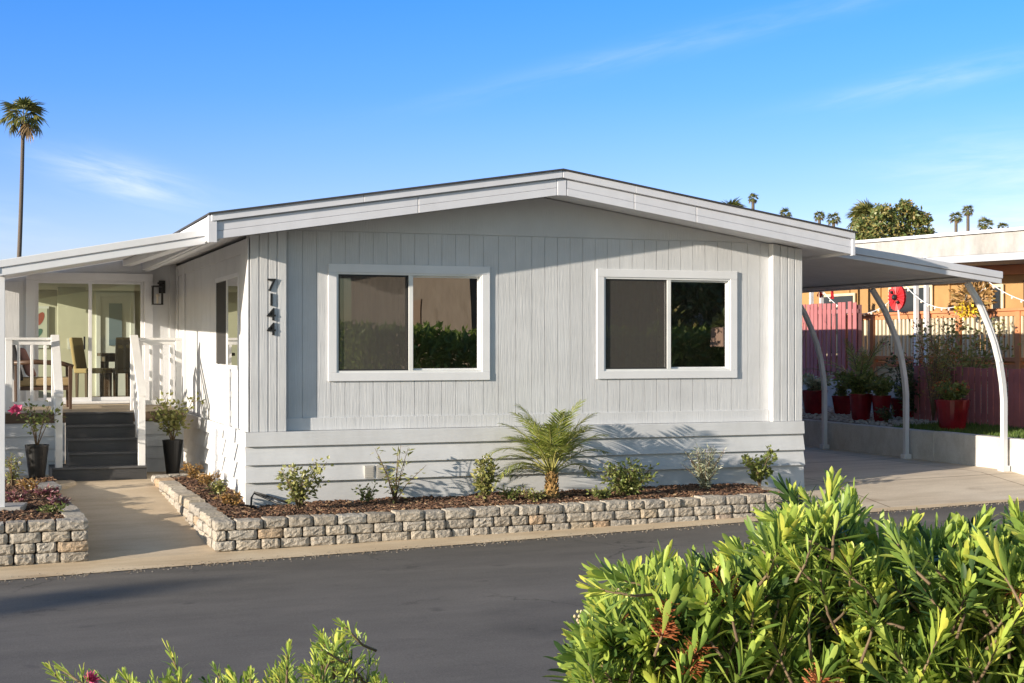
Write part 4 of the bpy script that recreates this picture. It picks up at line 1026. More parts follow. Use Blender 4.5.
fl_ = m.build('camellia_bloom', M['pinkflower'], bpy.data.objects['camellia'])
branchy('camellia_tree', 'leafy shrub in the black pot right of the steps', 'potted plant', (-0.46,3.25,0.45), 0.64, 0.30, 9, 46, 0.068, 0.038, 'roseleaf', start=0.4, foldw=0.13)
# garden hose
m = MB(); m.tube([(-0.02,-0.30,-0.05),(0.0,-0.22,0.04),(0.03,-0.21,0.09),(0.12,-0.24,0.05),(0.25,-0.36,-0.01),(0.36,-0.5,-0.04)], 0.012, 8)
m.tube([(0.03,-0.20,0.10),(0.16,-0.22,0.06),(0.28,-0.27,0.02),(0.42,-0.33,-0.03)], 0.012, 8)
tag(m.build('garden_hose', M['cable'], None, smooth=True), 'black hose looped at the left corner of the skirting', 'hose')

# ------------------------------------------------------------------ neighbour on the right
nb = thing('neighbor_house', 'orange tan mobile home with thick white peeling roof edge beyond the carport', 'house', (18, 6, 0.5))
m = MB(); m.box(15.5, 20.5, -1.0, 20, 0.4, 3.45); m.build('wall', M['orange_wall'], nb)
m = MB()
for y in rng(-0.8, 19.6, 17): m.box(15.46, 15.499, y, y+0.05, 0.8, 3.3)
m.build('batten', M['orange_wall'], nb)
m = MB(); m.hexa([(14.0,-1.6,3.30),(21,-1.6,3.30),(21,20.5,3.72),(14.0,20.5,3.72)], [(14.0,-1.6,3.66),(21,-1.6,3.9),(21,20.5,4.35),(14.0,20.5,4.12)]); nroof = m.build('roof', M['peel'], nb, bevel=0.01)
m = MB(); m.hexa([(13.94,-1.66,3.664),(21,-1.66,3.905),(21,20.56,4.355),(13.94,20.56,4.124)], [(13.94,-1.66,3.72),(21,-1.66,3.96),(21,20.56,4.41),(13.94,20.56,4.18)]); m.build('roof_edge', M['white'], nroof)
m = MB(); m.hexa([(13.98,-1.58,3.17),(15.45,-1.58,3.17),(15.45,20.4,3.60),(13.98,20.4,3.60)], [(13.98,-1.58,3.297),(15.45,-1.58,3.297),(15.45,20.4,3.717),(13.98,20.4,3.717)]); m.build('soffit', M['soffitblue'], nroof)
m = MB(); m.hexa([(15.30,-1.2,3.0),(15.45,-1.2,3.0),(15.45,20,3.40),(15.30,20,3.40)], [(15.30,-1.2,3.165),(15.45,-1.2,3.165),(15.45,20,3.595),(15.30,20,3.595)]); m.build('wall_beam', M['orange_wood'], nb)
for ya, yb, za, zb in ((8.2, 9.6, 1.5, 2.98), (3.2, 5.3, 1.5, 2.95), (11.0, 12.2, 1.6, 2.9), (6.0, 6.2, 1.5, 2.9)):
    m = MB(); m.box(15.43, 15.458, ya-0.06, yb+0.06, za-0.06, zb+0.06); wn = m.build('window', M['cream'] if ya != 3.2 else M['darkwood'], nb)
    m = MB(); m.box(15.40, 15.429, ya, yb, za, zb); m.build('pane', M['npane'] if 'npane' in M else M.setdefault('npane', paint('dark_pane', (0.025,0.03,0.035), 0.12)), wn)
for y in (6.38, 6.70, 10.05, 10.45, 2.2, 14.5):
    m = MB(); m.box(13.98, 14.05, y-0.035, y+0.035, 0.5, 3.35 + 0.0196*y); m.build('awning_post', M['white'], nb)
# deck with railing
dk = thing('wooden_deck', 'redwood stained deck railing with cream balusters beyond the rose fence', 'deck', (14.1, 5, 0.5))
m = MB(); m.box(14.15, 15.45, 1.5, 9.3, 1.36, 1.45); m.build('deck_floor', M['orange_wood'], dk)
m = MB(); m.box(14.08, 14.22, 1.5, 9.3, 2.39, 2.44); m.box(14.12, 14.18, 1.5, 9.3, 2.30, 2.388); m.box(14.12, 14.18, 1.5, 9.3, 1.50, 1.57); m.build('rail', M['orange_wood'], dk, bevel=0.004)
m = MB()
for i in range(58):
    y = 1.6 + i*0.132
    m.box(14.13, 14.17, y-0.033, y+0.033, 1.571, 2.299)
bo = m.build('balusters', M['cream'], dk)
for y in (1.55, 2.9, 3.9, 5.55, 6.85, 8.3, 9.25):
    m = MB(); m.box(14.09, 14.21, y-0.06, y+0.06, 0.5, 2.385); m.build('post', M['orange_wood'], dk, bevel=0.004)
m = MB()
for i in range(12): m.box(14.19, 14.21, 1.5, 9.3, 0.55+i*0.07, 0.61+i*0.07)
m.build('lattice', M['cream'], dk)

def picket_fence(label, x, y0, y1, z0, z1, pw_=0.105, gap=0.035, zs=0.0):
    t = thing('picket_fence', label, 'fence', (x, (y0+y1)/2, z0), 'rose painted picket fences')
    m = MB(); y = y0; k = 0
    while y < y1 - 0.02:
        h = z1 + rnd.uniform(-0.012, 0.012) + zs*(y-y0); g_ = gap*rnd.uniform(0.3, 1.4)
        m.box(x-0.012, x+0.012, y, y+pw_, z0 + zs*(y-y0), h); y += pw_ + g_; k += 1
    m.build('pickets', M['rose_fence'], t, bevel=0.003)
    m = MB()
    for z in (z0+0.18, z1-0.22): m.hexa([(x+0.0125,y0,z),(x+0.05,y0,z),(x+0.05,y1,z+zs*(y1-y0)),(x+0.0125,y1,z+zs*(y1-y0))], [(x+0.0125,y0,z+0.08),(x+0.05,y0,z+0.08),(x+0.05,y1,z+0.08+zs*(y1-y0)),(x+0.0125,y1,z+0.08+zs*(y1-y0))])
    m.build('rail', M['fence_gap'], t)
    yy = y0+0.05
    while yy < y1:
        m = MB(); m.box(x+0.051, x+0.13, yy-0.04, yy+0.04, z0-0.2, z1-0.06+zs*(yy-y0)); m.build('post', M['fence_gap'], t); yy += 1.6
    return t
picket_fence('rose painted picket fence behind the lone red pot and lawn', 12.4, 0.2, 4.55, 0.40, 1.42, 0.125, 0.045)
picket_fence('taller rose picket fence beyond the clustered red pots', 13.6, 8.1, 13.5, 1.05, 2.66, 0.12, 0.075)
m = MB(); m.box(13.3, 13.5, 5.2, 12.5, 0.4, 1.10); tag(m.build('low_wall', M['blockwall'], None, bevel=0.01), 'low white wall behind the clustered red pots', 'wall')

# lawn
m = MB()
for _ in range(9000):
    x = rnd.uniform(11.08, 12.35); y = rnd.uniform(-1.3, 3.3); z = zy(x, y)
    m.quadleaf((x, y, z-0.01), (rnd.uniform(-.4,.4), rnd.uniform(-.4,.4), 1), (rnd.uniform(-1,1), rnd.uniform(-1,1), 0), rnd.uniform(0.04,0.085), 0.012)
tag(m.build('lawn_grass', M['lawn'], None), 'short green lawn on the raised yard', 'grass', kind='stuff')
sheet('lawn_soil', rng(11.07, 12.36, 4), rng(-1.35, 3.35, 6), lambda x, y: (x, y, zy(x, y)+0.006), paint('lawn_base', (0.07,0.12,0.02), 0.9))
# gravel under pots
m = MB()
for _ in range(2600):
    x = rnd.uniform(11.08, 13.2); y = rnd.uniform(3.3, 11); z = zy(x, y)
    r = rnd.uniform(0.012, 0.035); m.lathe([(0.001,r*0.7),(r*0.8,r*0.45),(r,0),(r*0.7,-r*0.5)], (x,y,z+0.004), 5)
tag(m.build('gravel', island_mat('gravel_stone', [(0,(0.35,0.33,0.31)),(1,(0.55,0.52,0.48))], 0.9, 30, 0.2), None), 'pale gravel around the red pots', 'gravel', kind='stuff')
# red pots and their plants
POTS = [(11.45, 2.20, 0.275, 0.48, 'glossy red pot alone before the rose fence'), (11.60, 4.95, 0.21, 0.46, 'wide red pot under the spiky fronds between two carport posts'), (11.75, 4.55, 0.17, 0.44, 'narrow red pot right of the pot under the spiky fronds'),
        (11.85, 6.85, 0.25, 0.44, 'dark red pot seen at the edge of the house wall'), (12.2, 6.45, 0.20, 0.34, 'low red pot between the house edge and spiky fronds'), (12.6, 5.1, 0.26, 0.34, 'dark red pot left of the middle carport post')]
for x, y, r, h, lab in POTS:
    t = pot('glazed_pot', lab, x, y, zy(x, y), r*0.72, r, h, M['potred'])
    t['group'] = 'red pots on the raised yard'
branchy('succulent', 'green and orange succulent clump in the lone red pot', 'potted plant', (11.45,2.20,0.90), 0.30, 0.30, 20, 34, 0.08, 0.04, 'greenleaf', flower='filament', nfl=2, fsize=0.03, foldw=0.05)
branchy('dry_flower_spray', 'tall dry flower spray rising behind the lone red pot', 'plant', (11.9,3.3,0.55), 1.75, 0.55, 14, 34, 0.06, 0.02, 'dryleaf', start=0.3, flower='filament', nfl=4, fsize=0.025, foldw=0.16)
branchy('jade_plant', 'rounded green succulent in the wide red pot under spiky fronds', 'potted plant', (11.60,4.95,0.90), 0.42, 0.48, 20, 44, 0.09, 0.055, 'greenleaf', foldw=0.08)
branchy('jade_plant', 'rounded green plant in the narrow red pot', 'potted plant', (11.75,4.55,0.88), 0.34, 0.32, 14, 32, 0.085, 0.05, 'greenleaf', foldw=0.08)
branchy('agave', 'grey green succulents in the dark red pot at the house edge', 'potted plant', (11.85,6.85,0.88), 0.34, 0.36, 20, 30, 0.10, 0.04, 'silverleaf', foldw=0.05)
branchy('potted_herb', 'green leafy plant in the low red pot', 'potted plant', (12.2,6.45,0.80), 0.40, 0.26, 10, 30, 0.06, 0.035, 'greenleaf', foldw=0.1)
branchy('shade_shrub', 'dark leafy shrub left of the middle carport post', 'shrub', (12.5,4.6,0.45), 1.05, 0.5, 14, 75, 0.08, 0.04, 'darkleaf', start=0.3, foldw=0.18)
branchy('flowering_shrub', 'dark shrub with pink blooms behind the middle carport post', 'shrub', (13.0,5.6,0.6), 1.25, 0.42, 10, 44, 0.07, 0.035, 'darkleaf', start=0.3, foldw=0.18, flower='pinkflower', nfl=2, fsize=0.03)
branchy('bare_sapling', 'bare twisted sapling behind the left carport post', 'small tree', (12.7,8.9,0.8), 2.0, 0.5, 7, 10, 0.05, 0.02, 'darkleaf', start=0.5, foldw=0.1)
branchy('vine', 'red leaved vine with pale blooms along the deck railing', 'vine', (13.2,4.2,0.6), 1.8, 0.9, 18, 60, 0.08, 0.045, 'roseleaf', start=0.35, flower='filament', nfl=3, fsize=0.03, foldw=0.22)
branchy('tall_perennial', 'tall yellow green perennial behind the lone red pot at the fence', 'plant', (12.2,3.5,0.5), 1.5, 0.40, 11, 50, 0.08, 0.035, 'roseleaf', start=0.35, foldw=0.16)
branchy('low_shrub', 'small dark shrub at the foot of the middle carport post', 'shrub', (11.45,4.0,0.5), 0.24, 0.2, 9, 26, 0.05, 0.03, 'darkleaf', foldw=0.07)
sg = thing('sago_palm', 'potted cycad with arching spiky fronds between carport posts', 'potted plant', (11.75,5.2,0.8))
s1, s2 = MB(), MB()
for k in range(13):
    az = k*2.4; frond(s1, s2, (11.75,5.2,1.05), az, R(rnd.uniform(30,75)), rnd.uniform(0.85,1.2), rnd.uniform(0.3,0.9), 20, 0.16, 0.014, 0.7)
s1.build('frond_stems', M['stem'], sg); s2.build('fronds', M['palmleaf'], sg)
# string lights
for k, (a, b, sag, lab) in enumerate((((13.9,9.9,3.0),(13.9,6.9,2.95),0.55,'sagging string of small lights left of the red lantern'), ((13.9,6.9,2.95),(13.9,4.4,2.9),0.45,'string of small lights between red lantern and yellow flowers'), ((13.9,4.4,2.9),(13.9,1.5,2.75),0.35,'string of small lights right of the curved carport post'))):
    t = thing('string_lights', lab, 'string lights', a, 'string lights on the neighbouring porch')
    a_, b_ = Vector(a), Vector(b); pts = [a_.lerp(b_, i/24) - Vector((0,0,sag*4*(i/24)*(1-i/24))) for i in range(25)]
    m = MB(); m.tube(pts, 0.008, 5); m.build('wire', M['white'], t)
    m = MB()
    for p in pts[1:-1:2]: m.ball(p - Vector((0,0,0.03)), 0.025, 6, 4)
    m.build('bulb', M['bulb'], t)
# red decorations
t = thing('paper_lantern', 'round red paper decoration hanging under the neighbouring eave', 'decoration', (13.85, 7.1, 2.72))
m = MB()
for k in range(24):
    a = 2*math.pi*k/24; a2 = a + 2*math.pi/24
    m.add([(13.85-0.03*(k % 2), 7.1, 2.72), (13.85, 7.1+0.25*math.cos(a), 2.72+0.25*math.sin(a)), (13.83, 7.1+0.27*math.cos((a+a2)/2), 2.72+0.27*math.sin((a+a2)/2)), (13.85, 7.1+0.25*math.cos(a2), 2.72+0.25*math.sin(a2))], [(0,1,2,3)])
m.lathe([(0.001,-0.03),(0.2,-0.03),(0.24,0)], (0,0,0), 20)
m.v = [(p if i < 96 else (13.9+p[2], 7.1+p[0], 2.72+p[1])) for i, p in enumerate(m.v)]
m.build('petals', M['red'], t)
m = MB(); m.ball((13.80,7.1,2.72), 0.06, 8, 5); m.ball((13.80,7.2,2.82), 0.035, 6, 4); m.ball((13.80,7.0,2.62), 0.035, 6, 4); m.build('center', M['black'], t)
m = MB(); m.bar((13.85,7.05,2.47),(13.83,6.98,2.22),0.03,0.01); m.build('tassel', M['white'], t)
for y, z, r, lab in ((9.9, 2.93, 0.11, 'small red bow ornament under the eave beyond the pink fence'), (9.42, 2.92, 0.07, 'narrow red tassel ornament under the eave beyond the pink fence')):
    m = MB()
    if r > 0.1:
        for k in range(10): m.leaf((13.88, y, z), (rnd.uniform(-.3,.3), rnd.uniform(-1,1), rnd.uniform(-1,1)), rv(), 0.16, 0.09, 0.3, 0.4, 3)
    else:
        for k in range(8): m.bar((13.88, y+rnd.uniform(-.04,.04), z+0.14), (13.88, y+rnd.uniform(-.06,.06), z-0.16), 0.02, 0.01)
    tag(m.build('ornament', M['red'], None), lab, 'decoration', 'red ornaments under the eave')
hb = thing('hanging_basket', 'hanging basket of red leaves and yellow flowers by the curved carport post', 'hanging plant', (13.7, 4.6, 2.6))
m = MB(); m.lathe([(0.001,-0.12),(0.10,-0.1),(0.17,0.0),(0.18,0.02)], (13.7,4.6,2.5), 14); m.build('basket', M['darkwood'], hb)
m = MB()
for a in (0, 2.1, 4.2): m.tube([(13.7+0.17*math.cos(a),4.6+0.17*math.sin(a),2.52),(13.75,4.6,3.1)], 0.006, 4)
m.build('chain', M['black'], hb)
m = MB(); bush_leaves(m, (13.7,4.6,2.65), 0.34, 0.42, 0.28, 300, 0.1, 0.05, 0.0, 0.2); m.build('foliage', M['dryleaf'], hb)
m = MB(); bush_leaves(m, (13.62,4.62,2.40), 0.2, 0.30, 0.13, 150, 0.08, 0.05, 0.3, 0.2); m.build('blossom', M['yellowflower'], hb)

# ------------------------------------------------------------------ distant trees
def fan_palm(base, h, r, label, group=None, n=34, lean=0.0, trunk_r=0.22):
    base = Vector(base); t = thing('fan_palm', label, 'palm tree', tuple(base), group)
    top = base + Vector((lean, 0, h))
    m = MB(); pts = [base.lerp(top, i/10) + Vector((lean*0.15*math.sin(math.pi*i/10), 0, 0)) for i in range(11)]
    m.tube(pts, [trunk_r*lerp(1.15, 0.8, i/10) for i in range(11)], 8); m.build('trunk', M['palmtrunk'], t, smooth=True)
    lm, dm = MB(), MB()
    for k in range(n):
        az = k*2.39996 + rnd.uniform(-.3,.3); s = k/n
        el = lerp(R(82), R(-38), s) + rnd.uniform(-.2,.2)
        d = Vector((math.cos(az)*math.cos(el), math.sin(az)*math.cos(el), math.sin(el)))
        pl = r*rnd.uniform(0.34, 0.56); hub = top + d*pl
        mm = dm if s > 0.88 else lm
        mm.tube([top, top + d*pl*0.5 + Vector((0,0,0.03*r)), hub], [0.03*r/2, 0.02*r/2, 0.015*r/2], 4)
        side = d.cross(Vector((0,0,1)))
        if side.length < 0.05: side = Vector((1,0,0))
        side.normalize()
        nl = 13
        for j in range(nl):
            a = lerp(-1.35, 1.35, j/(nl-1))
            dd = (d*math.cos(a) + side*math.sin(a) - Vector((0,0,0.25))).normalized()
            mm.leaf(hub, dd, side.cross(d), r*rnd.uniform(0.38,0.56), 0.06*r, rnd.uniform(0.3,0.75), 0.3, 3, 0.05)
    lm.build('crown', M['fanleaf'], t); dm.build('dead_fronds', M['deadfrond'], t)
    return t
fan_palm((-0.55, 99.4, -0.5), 19.5, 2.15, 'tall slender fan palm at the left against the sky', n=25, lean=0.75, trunk_r=0.18)
FP = [(57.17,88.93,13.9,0.85,'thin fan palm rising right of the dark clump over the roof slope'), (59.66,88.02,12.55,1.05,'lone fan palm over the middle of the right roof slope'), (62.3,87.0,12.45,0.95,'left of the paired fan palms near the broad tree'), (63.4,86.6,12.2,1.1,'right of the paired fan palms near the broad tree'),
      (72.94,83.14,12.3,1.05,'left of the two slim fan palms beyond the white roof edge'), (73.87,82.8,12.9,0.95,'taller right one of the two slim fan palms beyond the white roof edge'), (75.19,82.31,11.7,1.25,'short leaning fan palm at the right above the white roof'), (76.59,81.8,11.5,0.9,'small hazy fan palm farthest right above the white roof')]
for x, y, z, r, lab in FP:
    fan_palm((x, y, -0.5), z+0.5, r*0.68, lab, 'fan palms on the skyline', n=24, trunk_r=0.16)
fan_palm((55.5, 89.6, -0.5), 13.0, 1.7, 'bushy dark fan palm left on the roof slope skyline', 'fan palms on the skyline', n=44, trunk_r=0.3)
fan_palm((56.4, 89.2, -0.5), 12.3, 1.2, 'low dark fan palm against the roof slope skyline', 'fan palms on the skyline', n=34, trunk_r=0.3)
fan_palm((66.2, 86.0, -0.5), 12.6, 1.9, 'bushy fan palm touching the left side of the broad tree', 'fan palms on the skyline', n=50, trunk_r=0.3)
def broad_tree(base, cz, blobs, label, leaf=0.24, n=1300):
    t = thing('broadleaf_tree', label, 'tree', tuple(base)); b = Vector(base)
    m = MB(); m.tube([b, b+Vector((0.1,0,cz*0.5)), b+Vector((0,0,cz*0.85))], [0.4, 0.3, 0.2], 8)
    for bx, by, bz, r in blobs: m.tube([b+Vector((0,0,cz*0.55)), b+Vector((bx*0.6,by*0.6,bz*0.8)), b+Vector((bx,by,bz))], [0.18,0.1,0.04], 5)
    m.build('trunk', M['trunk'], t)
    lm = MB()
    for bx, by, bz, r in blobs:
        for _ in range(n):
            d = rv(); rr = r*(0.25+0.8*rnd.random()**0.6)*(1+0.7*mnoise.noise((d.x*2.6+bx*3, d.y*2.6, d.z*2.6+bz*2)))
            p = b + Vector((bx, by, bz)) + Vector((d.x*rr, d.y*rr, d.z*rr*0.85))
            lm.quadleaf(p, rv(), rv(), leaf*rnd.uniform(0.6,1.3), leaf*0.6)
    lm.build('crown', M['treeleaf'], t)
broad_tree((44.4, 51.5, -0.5), 9, [(rnd.uniform(-2.4,2.4), rnd.uniform(-.6,.6), rnd.uniform(6.8,8.2), rnd.uniform(0.7,1.1)) for _ in range(9)] + [(-2.1,0,8.2,0.45),(-1.5,0.3,8.9,0.5),(-0.8,0,9.1,0.55),(-0.2,0.2,9.7,0.45),(0.5,0.2,9.4,0.6),(1.1,0,10.0,0.42),(1.6,0,9.5,0.5),(2.1,-0.2,9.3,0.45),(2.5,0,8.5,0.5),(0.1,0,8.6,0.8),(1.4,0,8.6,0.8),(-1.1,0,8.2,0.7)], 'broad autumn tinged tree above the white neighbouring roof', 0.22, 620)
broad_tree((2.2, 90, -0.5), 6.0, [(-1.0,0,6.4,0.7),(0.6,0,6.7,0.6),(2.2,0,6.5,0.5)], 'tree top peeking over the patio cover beside the tall palm', 0.3, 500)

# ------------------------------------------------------------------ across the street (seen in the window reflections)
oh = thing('house_across_street', 'tan stucco house across the street reflected in the front windows', 'house', (14, -27, 0))
m = MB(); m.box(10.6, 30, -38, -23.5, -0.3, 4.4); m.build('wall', M['stucco'], oh)
m = MB(); m.hexa([(10.0,-38.6,4.4),(30.6,-38.6,4.4),(30.6,-22.9,4.4),(10.0,-22.9,4.4)], [(12,-36,5.8),(28,-36,5.8),(28,-25.5,5.8),(12,-25.5,5.8)]); m.build('roof', M['shingle'], oh)
m = MB(); m.box(10.55, 10.599, -29.6, -28.2, -0.2, 3.2); m.build('door', paint('brown_door', (0.20,0.13,0.08), 0.6), oh)
m = MB(); m.box(16.5, 18.2, -23.499, -23.44, 1.2, 2.9); m.build('window', M['white'], oh)
for tx_, ty_, lab_ in ((16.6,-22.9,'bushy tree across the street reflected in the right window'), (20.2,-23.0,'second bushy tree across the street farther right')):
    broad_tree((tx_, ty_, -0.3), 3.2, [(0,0,3.0,1.2),(1.1,0.3,3.6,1.0),(-1.1,-0.2,4.0,1.0),(0.3,0,2.0,1.2),(-1.0,0,2.2,1.0)], lab_, 0.2, 1100)
broad_tree((11.6, -21.6, -0.3), 3.2, [(0,0,3.2,0.9),(0.7,0.3,3.9,0.8),(-0.5,-0.2,4.2,0.7),(0.3,0,2.4,0.7)], 'small tree across the street reflected at the right of the left window', 0.22, 900)
for bx_, by_ in ((16.9, -19.2), (18.6, -19.6)):  # invented boxes, added to put brighter patches into the right window's reflection
    t = thing('added_planter_box', 'made up tan planter box on a post, added to brighten the right window reflection', 'planter', (bx_, by_, -0.3), 'added tan planter boxes across the street')
    m = MB(); m.box(bx_-0.45, bx_+0.45, by_-0.4, by_+0.4, 1.75, 2.3); m.build('body', M['boxtan'] if 'boxtan' in M else M.setdefault('boxtan', paint('tan_box', (0.5,0.33,0.24), 0.7)), t, bevel=0.02)
    m = MB(); m.box(bx_-0.08, bx_+0.08, by_-0.08, by_+0.08, -0.3, 1.749); m.build('post', M['darkwood'], t)
    m = MB(); bush_leaves(m, (bx_, by_, 2.45), 0.5, 0.4, 0.3, 160, 0.2, 0.08); m.build('foliage', M['greenleaf'], t)
def hedge(name, label, x0, x1, y0, y1, z0, z1, mat, n, leaf):
    t = thing(name, label, 'hedge', ((x0+x1)/2, (y0+y1)/2, z0))
    m = MB()
    for _ in range(n):
        x = rnd.uniform(x0, x1); y = rnd.uniform(y0, y1); hz = z1 + 0.35*mnoise.noise((x*0.9, y*0.9, 3.3)) + 0.15*mnoise.noise((x*3, y*3, 1.3))
        z = z0 + (hz-z0)*rnd.random()**0.45
        m.leaf((x, y, z), (rv()+Vector((0,0,0.6))).normalized(), rv(), leaf*rnd.uniform(.6,1.3), leaf*0.4, 0.2, 0.3, 2)
    m.build('foliage', M[mat], t)
    m = MB()
    for _ in range(10): x = rnd.uniform(x0, x1); m.tube([(x,(y0+y1)/2,z0),(x+rnd.uniform(-.3,.3),(y0+y1)/2+rnd.uniform(-.2,.2),lerp(z0,z1,0.8))], [0.03,0.01], 5)
    m.build('stems', M['stem'], t)
fan_palm((-40.5, -14.6, -0.5), 8.4, 0.75, 'palm left of the picture that throws the long shadow over the road', n=26)
hedge('green_hedge', 'shaggy green hedge across the street reflected in the right window panes', 6.2, 21, -22.4, -20.2, -0.2, 2.15, 'shrubleaf', 15000, 0.22)
hedge('shade_hedge', 'added unseen hedge left of the walk that shades the steps and side wall', -5.3, -4.5, 1.7, 3.7, -0.4, 1.72, 'darkleaf', 6000, 0.10)  # stand-in hedge out of view, added to cast shade on steps and side wall

# ------------------------------------------------------------------ foreground shrubs
def cam_pt(u, depth, z):
    r_ = Vector((math.cos(YAW), -math.sin(YAW), 0)); f_ = Vector((math.sin(YAW), math.cos(YAW), 0))
    p = CAM + f_*depth + r_*u; return Vector((p.x, p.y, z))
def blade(mb, base, d, up, L, w_, bend, fold):
    # narrow leaf, widest beyond its middle, with a blunt tip
    d = d.normalized(); side = d.cross(up)
    if side.length < 1e-3: side = d.orthogonal()
    side.normalize(); nrm = side.cross(d)
    V = []
    for t, k in ((0.0,0.22),(0.25,0.52),(0.5,0.86),(0.72,1.0),(0.9,0.74),(1.0,0.12)):
        c = base + d*(L*t) - nrm*(bend*L*t*t); ww = w_*0.5*k
        V += [c - side*ww + nrm*ww*fold, c, c + side*ww + nrm*ww*fold]
    F = []
    for a in range(0, 15, 3): F += [(a, a+1, a+4, a+3), (a+1, a+2, a+5, a+4)]
    mb.add(V, F)
def rosette(lm, nm, sm, p, axis, n, L, w_, young, stem_len=0.05, open_=1.0):
    axis = axis.normalized(); a0 = axis.orthogonal().normalized(); b0 = axis.cross(a0)
    for k in range(n):
        s = k/n; a = k*2.39996 + rnd.uniform(-.2,.2)
        el = lerp(R(30)/open_, R(84), s**1.0) + rnd.uniform(-.16,.12)
        rad = a0*math.cos(a) + b0*math.sin(a)
        d = rad*math.cos(el) + axis*math.sin(el)
        base = p + axis*(stem_len*(s-0.7)) + rad*0.002
        LL = L*lerp(1.0, 0.72, s)*rnd.uniform(0.72, 1.15)
        mb = nm if (s > 1-young) else lm
        blade(mb, base, d, axis - d*axis.dot(d) - rad*0.3, LL, w_*rnd.uniform(0.85,1.15), rnd.uniform(-0.14, 0.20)*(2.2 if rnd.random() < 0.06 else 1), rnd.uniform(0.15, 0.55))
def shrub(name, label, heights, s0, s1, d0, d1, nros, ground, Lr=(0.055,0.085), toff=0.055, depth_=0.58):
    mid_ = cam_pt((s0+s1)/2, (d0+d1)/2, ground)
    t = thing(name, label, 'shrub', tuple(mid_))
    lm, om, nm, sm = MB(), MB(), MB(), MB(); blooms = []; buds = []
    def H(s):
        for (a, ha), (b, hb_) in zip(heights, heights[1:]):
            if a <= s <= b: return lerp(ha, hb_, (s-a)/(b-a))
        return heights[0][1] if s < heights[0][0] else heights[-1][1]
    roots = [cam_pt(lerp(s0, s1, (i+0.5)/7), (d0+d1)/2 + rnd.uniform(-.2,.2), ground) for i in range(7)]
    view = (cam_pt(0, 0, 0) - cam_pt(0, 1, 0)).normalized()
    for i in range(nros):
        s = rnd.uniform(s0, s1); dep = d0 + (d1-d0)*rnd.random()
        u = s*dep/2.6
        htop = 1.786 - (1.786 - H(s))*dep/2.6
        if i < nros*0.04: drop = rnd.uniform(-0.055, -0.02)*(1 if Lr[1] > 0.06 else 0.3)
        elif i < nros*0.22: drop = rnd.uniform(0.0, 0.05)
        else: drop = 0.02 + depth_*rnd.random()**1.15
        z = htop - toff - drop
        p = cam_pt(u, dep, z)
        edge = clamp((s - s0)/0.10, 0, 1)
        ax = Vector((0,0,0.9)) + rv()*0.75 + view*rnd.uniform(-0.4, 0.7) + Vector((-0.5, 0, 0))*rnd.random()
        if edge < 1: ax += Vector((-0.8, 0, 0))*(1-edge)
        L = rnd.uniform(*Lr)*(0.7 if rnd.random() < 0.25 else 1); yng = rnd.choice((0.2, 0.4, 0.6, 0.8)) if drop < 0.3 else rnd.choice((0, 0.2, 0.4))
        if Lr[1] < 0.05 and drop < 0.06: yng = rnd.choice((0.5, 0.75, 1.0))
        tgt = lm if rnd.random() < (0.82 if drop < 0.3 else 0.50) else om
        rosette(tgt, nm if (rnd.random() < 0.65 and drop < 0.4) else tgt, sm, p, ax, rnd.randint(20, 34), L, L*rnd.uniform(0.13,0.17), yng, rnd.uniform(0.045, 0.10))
        axn = ax.normalized(); ro = min(roots, key=lambda q_: (q_-p).length)
        q0 = p - axn*0.05; q1 = p - axn*0.085 + rv()*0.01; q2 = q1.lerp(ro, 0.05)
        sm.tube([p + axn*0.01, q0, q1], [0.0020, 0.0024, 0.0028], 5)
        if rnd.random() < 0.020 and Lr[1] > 0.06 and drop < 0.3:
            fm = MB(); blooms.append(fm)
            for _ in range(110):
                a = rnd.random()*6.28; rad = (axn.orthogonal().normalized()*math.cos(a) + axn.cross(axn.orthogonal().normalized())*math.sin(a))
                b = p - axn*rnd.uniform(0.0, 0.055); e = b + (rad + axn*rnd.uniform(-.3,.5))*rnd.uniform(0.016, 0.032)
                fm.tube([b, e], [0.0014, 0.0009], 3)
        elif rnd.random() < 0.03 and drop < 0.3 and Lr[1] > 0.06:
            bm = MB(); buds.append(bm)
            for k in range(30):
                a = k*2.4; rad = (axn.orthogonal().normalized()*math.cos(a) + axn.cross(axn.orthogonal().normalized())*math.sin(a))
                bm.ball(p + axn*(0.02 + 0.05*k/30) + rad*0.009, 0.0034, 6, 4)
    for r_ in roots:
        for _ in range(4): sm.tube([r_, r_ + Vector((rnd.uniform(-.1,.1), rnd.uniform(-.1,.1), 0.4)), r_ + Vector((rnd.uniform(-.2,.2), rnd.uniform(-.2,.2), 0.72))], [0.016, 0.011, 0.006], 6)
    lm.build('foliage', M['shrubleaf'], t, smooth=True); om.build('old_shade_foliage', M['shrubshade'], t, smooth=True)
    if nm.v: nm.build('new_growth', M['shrubnew'], t, smooth=True)
    sm.build('branches', M['stem'], t, smooth=True)['kind'] = 'stuff'
    for q_ in blooms: q_.build('spent_blossom', M['filament'], t)
    for q_ in buds: q_.build('flower_bud', M['bud'], t, smooth=True)
    return t
def hz(v): return 1.786 - (v-345.27)*2.6/1450
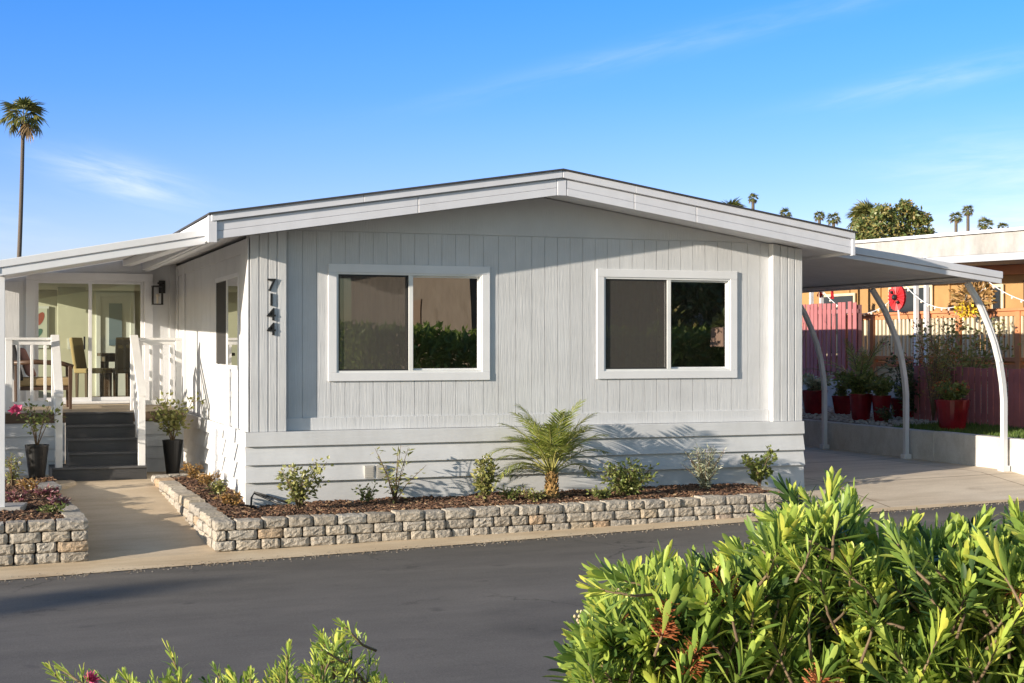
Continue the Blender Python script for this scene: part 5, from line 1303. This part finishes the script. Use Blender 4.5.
def su(u): return (u-512)*2.6/1450
HR = [(su(u), hz(v)) for u, v in ((545,700),(560,655),(580,618),(598,596),(610,572),(628,566),(642,580),(658,566),(690,558),(715,562),(735,548),(762,540),(778,496),(800,488),(835,486),(852,506),(866,548),(890,536),(905,528),(930,534),(960,528),(1000,520),(1024,512),(1100,510))]
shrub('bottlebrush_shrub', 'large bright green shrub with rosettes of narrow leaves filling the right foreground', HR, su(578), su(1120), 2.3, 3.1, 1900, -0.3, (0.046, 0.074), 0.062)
HL = [(su(u), hz(v)) for u, v in ((20,700),(58,682),(68,676),(78,684),(92,690),(108,680),(122,688),(160,676),(176,660),(186,668),(196,686),(228,664),(240,660),(250,676),(268,668),(285,655),(300,670),(312,652),(326,634),(346,630),(358,650),(372,668),(392,684),(410,700))]
shrub('bottlebrush_shrub', 'low shrub of yellow green leaf tips at the bottom left', HL, su(50), su(400), 2.45, 2.8, 230, -0.3, (0.024, 0.036), 0.010, 0.14)

m = MB(); c_ = cam_pt(su(90), 2.6, hz(681))
for k in range(60):
    d_ = (rv() + Vector((0,0,0.8))).normalized(); m.leaf(c_, d_, rv(), rnd.uniform(0.012, 0.022), 0.005, 0.2, 0.3, 2)
m.build('red_blossom', M['pinkflower'], bpy.data.objects['bottlebrush_shrub.001'])
# grit along the road edge
m = MB()
for _ in range(1500):
    x = rnd.uniform(-5, 12); y = ye(x) + abs(rnd.gauss(0, 0.10))*rnd.choice((-1, -1, 1)) - 0.02
    z = zr(x) - 0.012 if y > ye(x) else zr(x) - 0.017 + 0.05*math.sin(math.pi*clamp((ye(x)-y)/(9.6+ye(x)), 0, 1))
    r_ = rnd.uniform(0.003, 0.010); m.lathe([(0.0005,r_),(r_,0.3*r_),(0.6*r_,-0.4*r_)], (x, y, z), 5)
tag(m.build('road_grit', island_mat('grit', [(0,(0.12,0.09,0.06)),(0.5,(0.25,0.2,0.15)),(1,(0.4,0.36,0.3))], 0.9, 30, 0), None), 'fine grit and litter along the road edge', 'grit', kind='stuff')
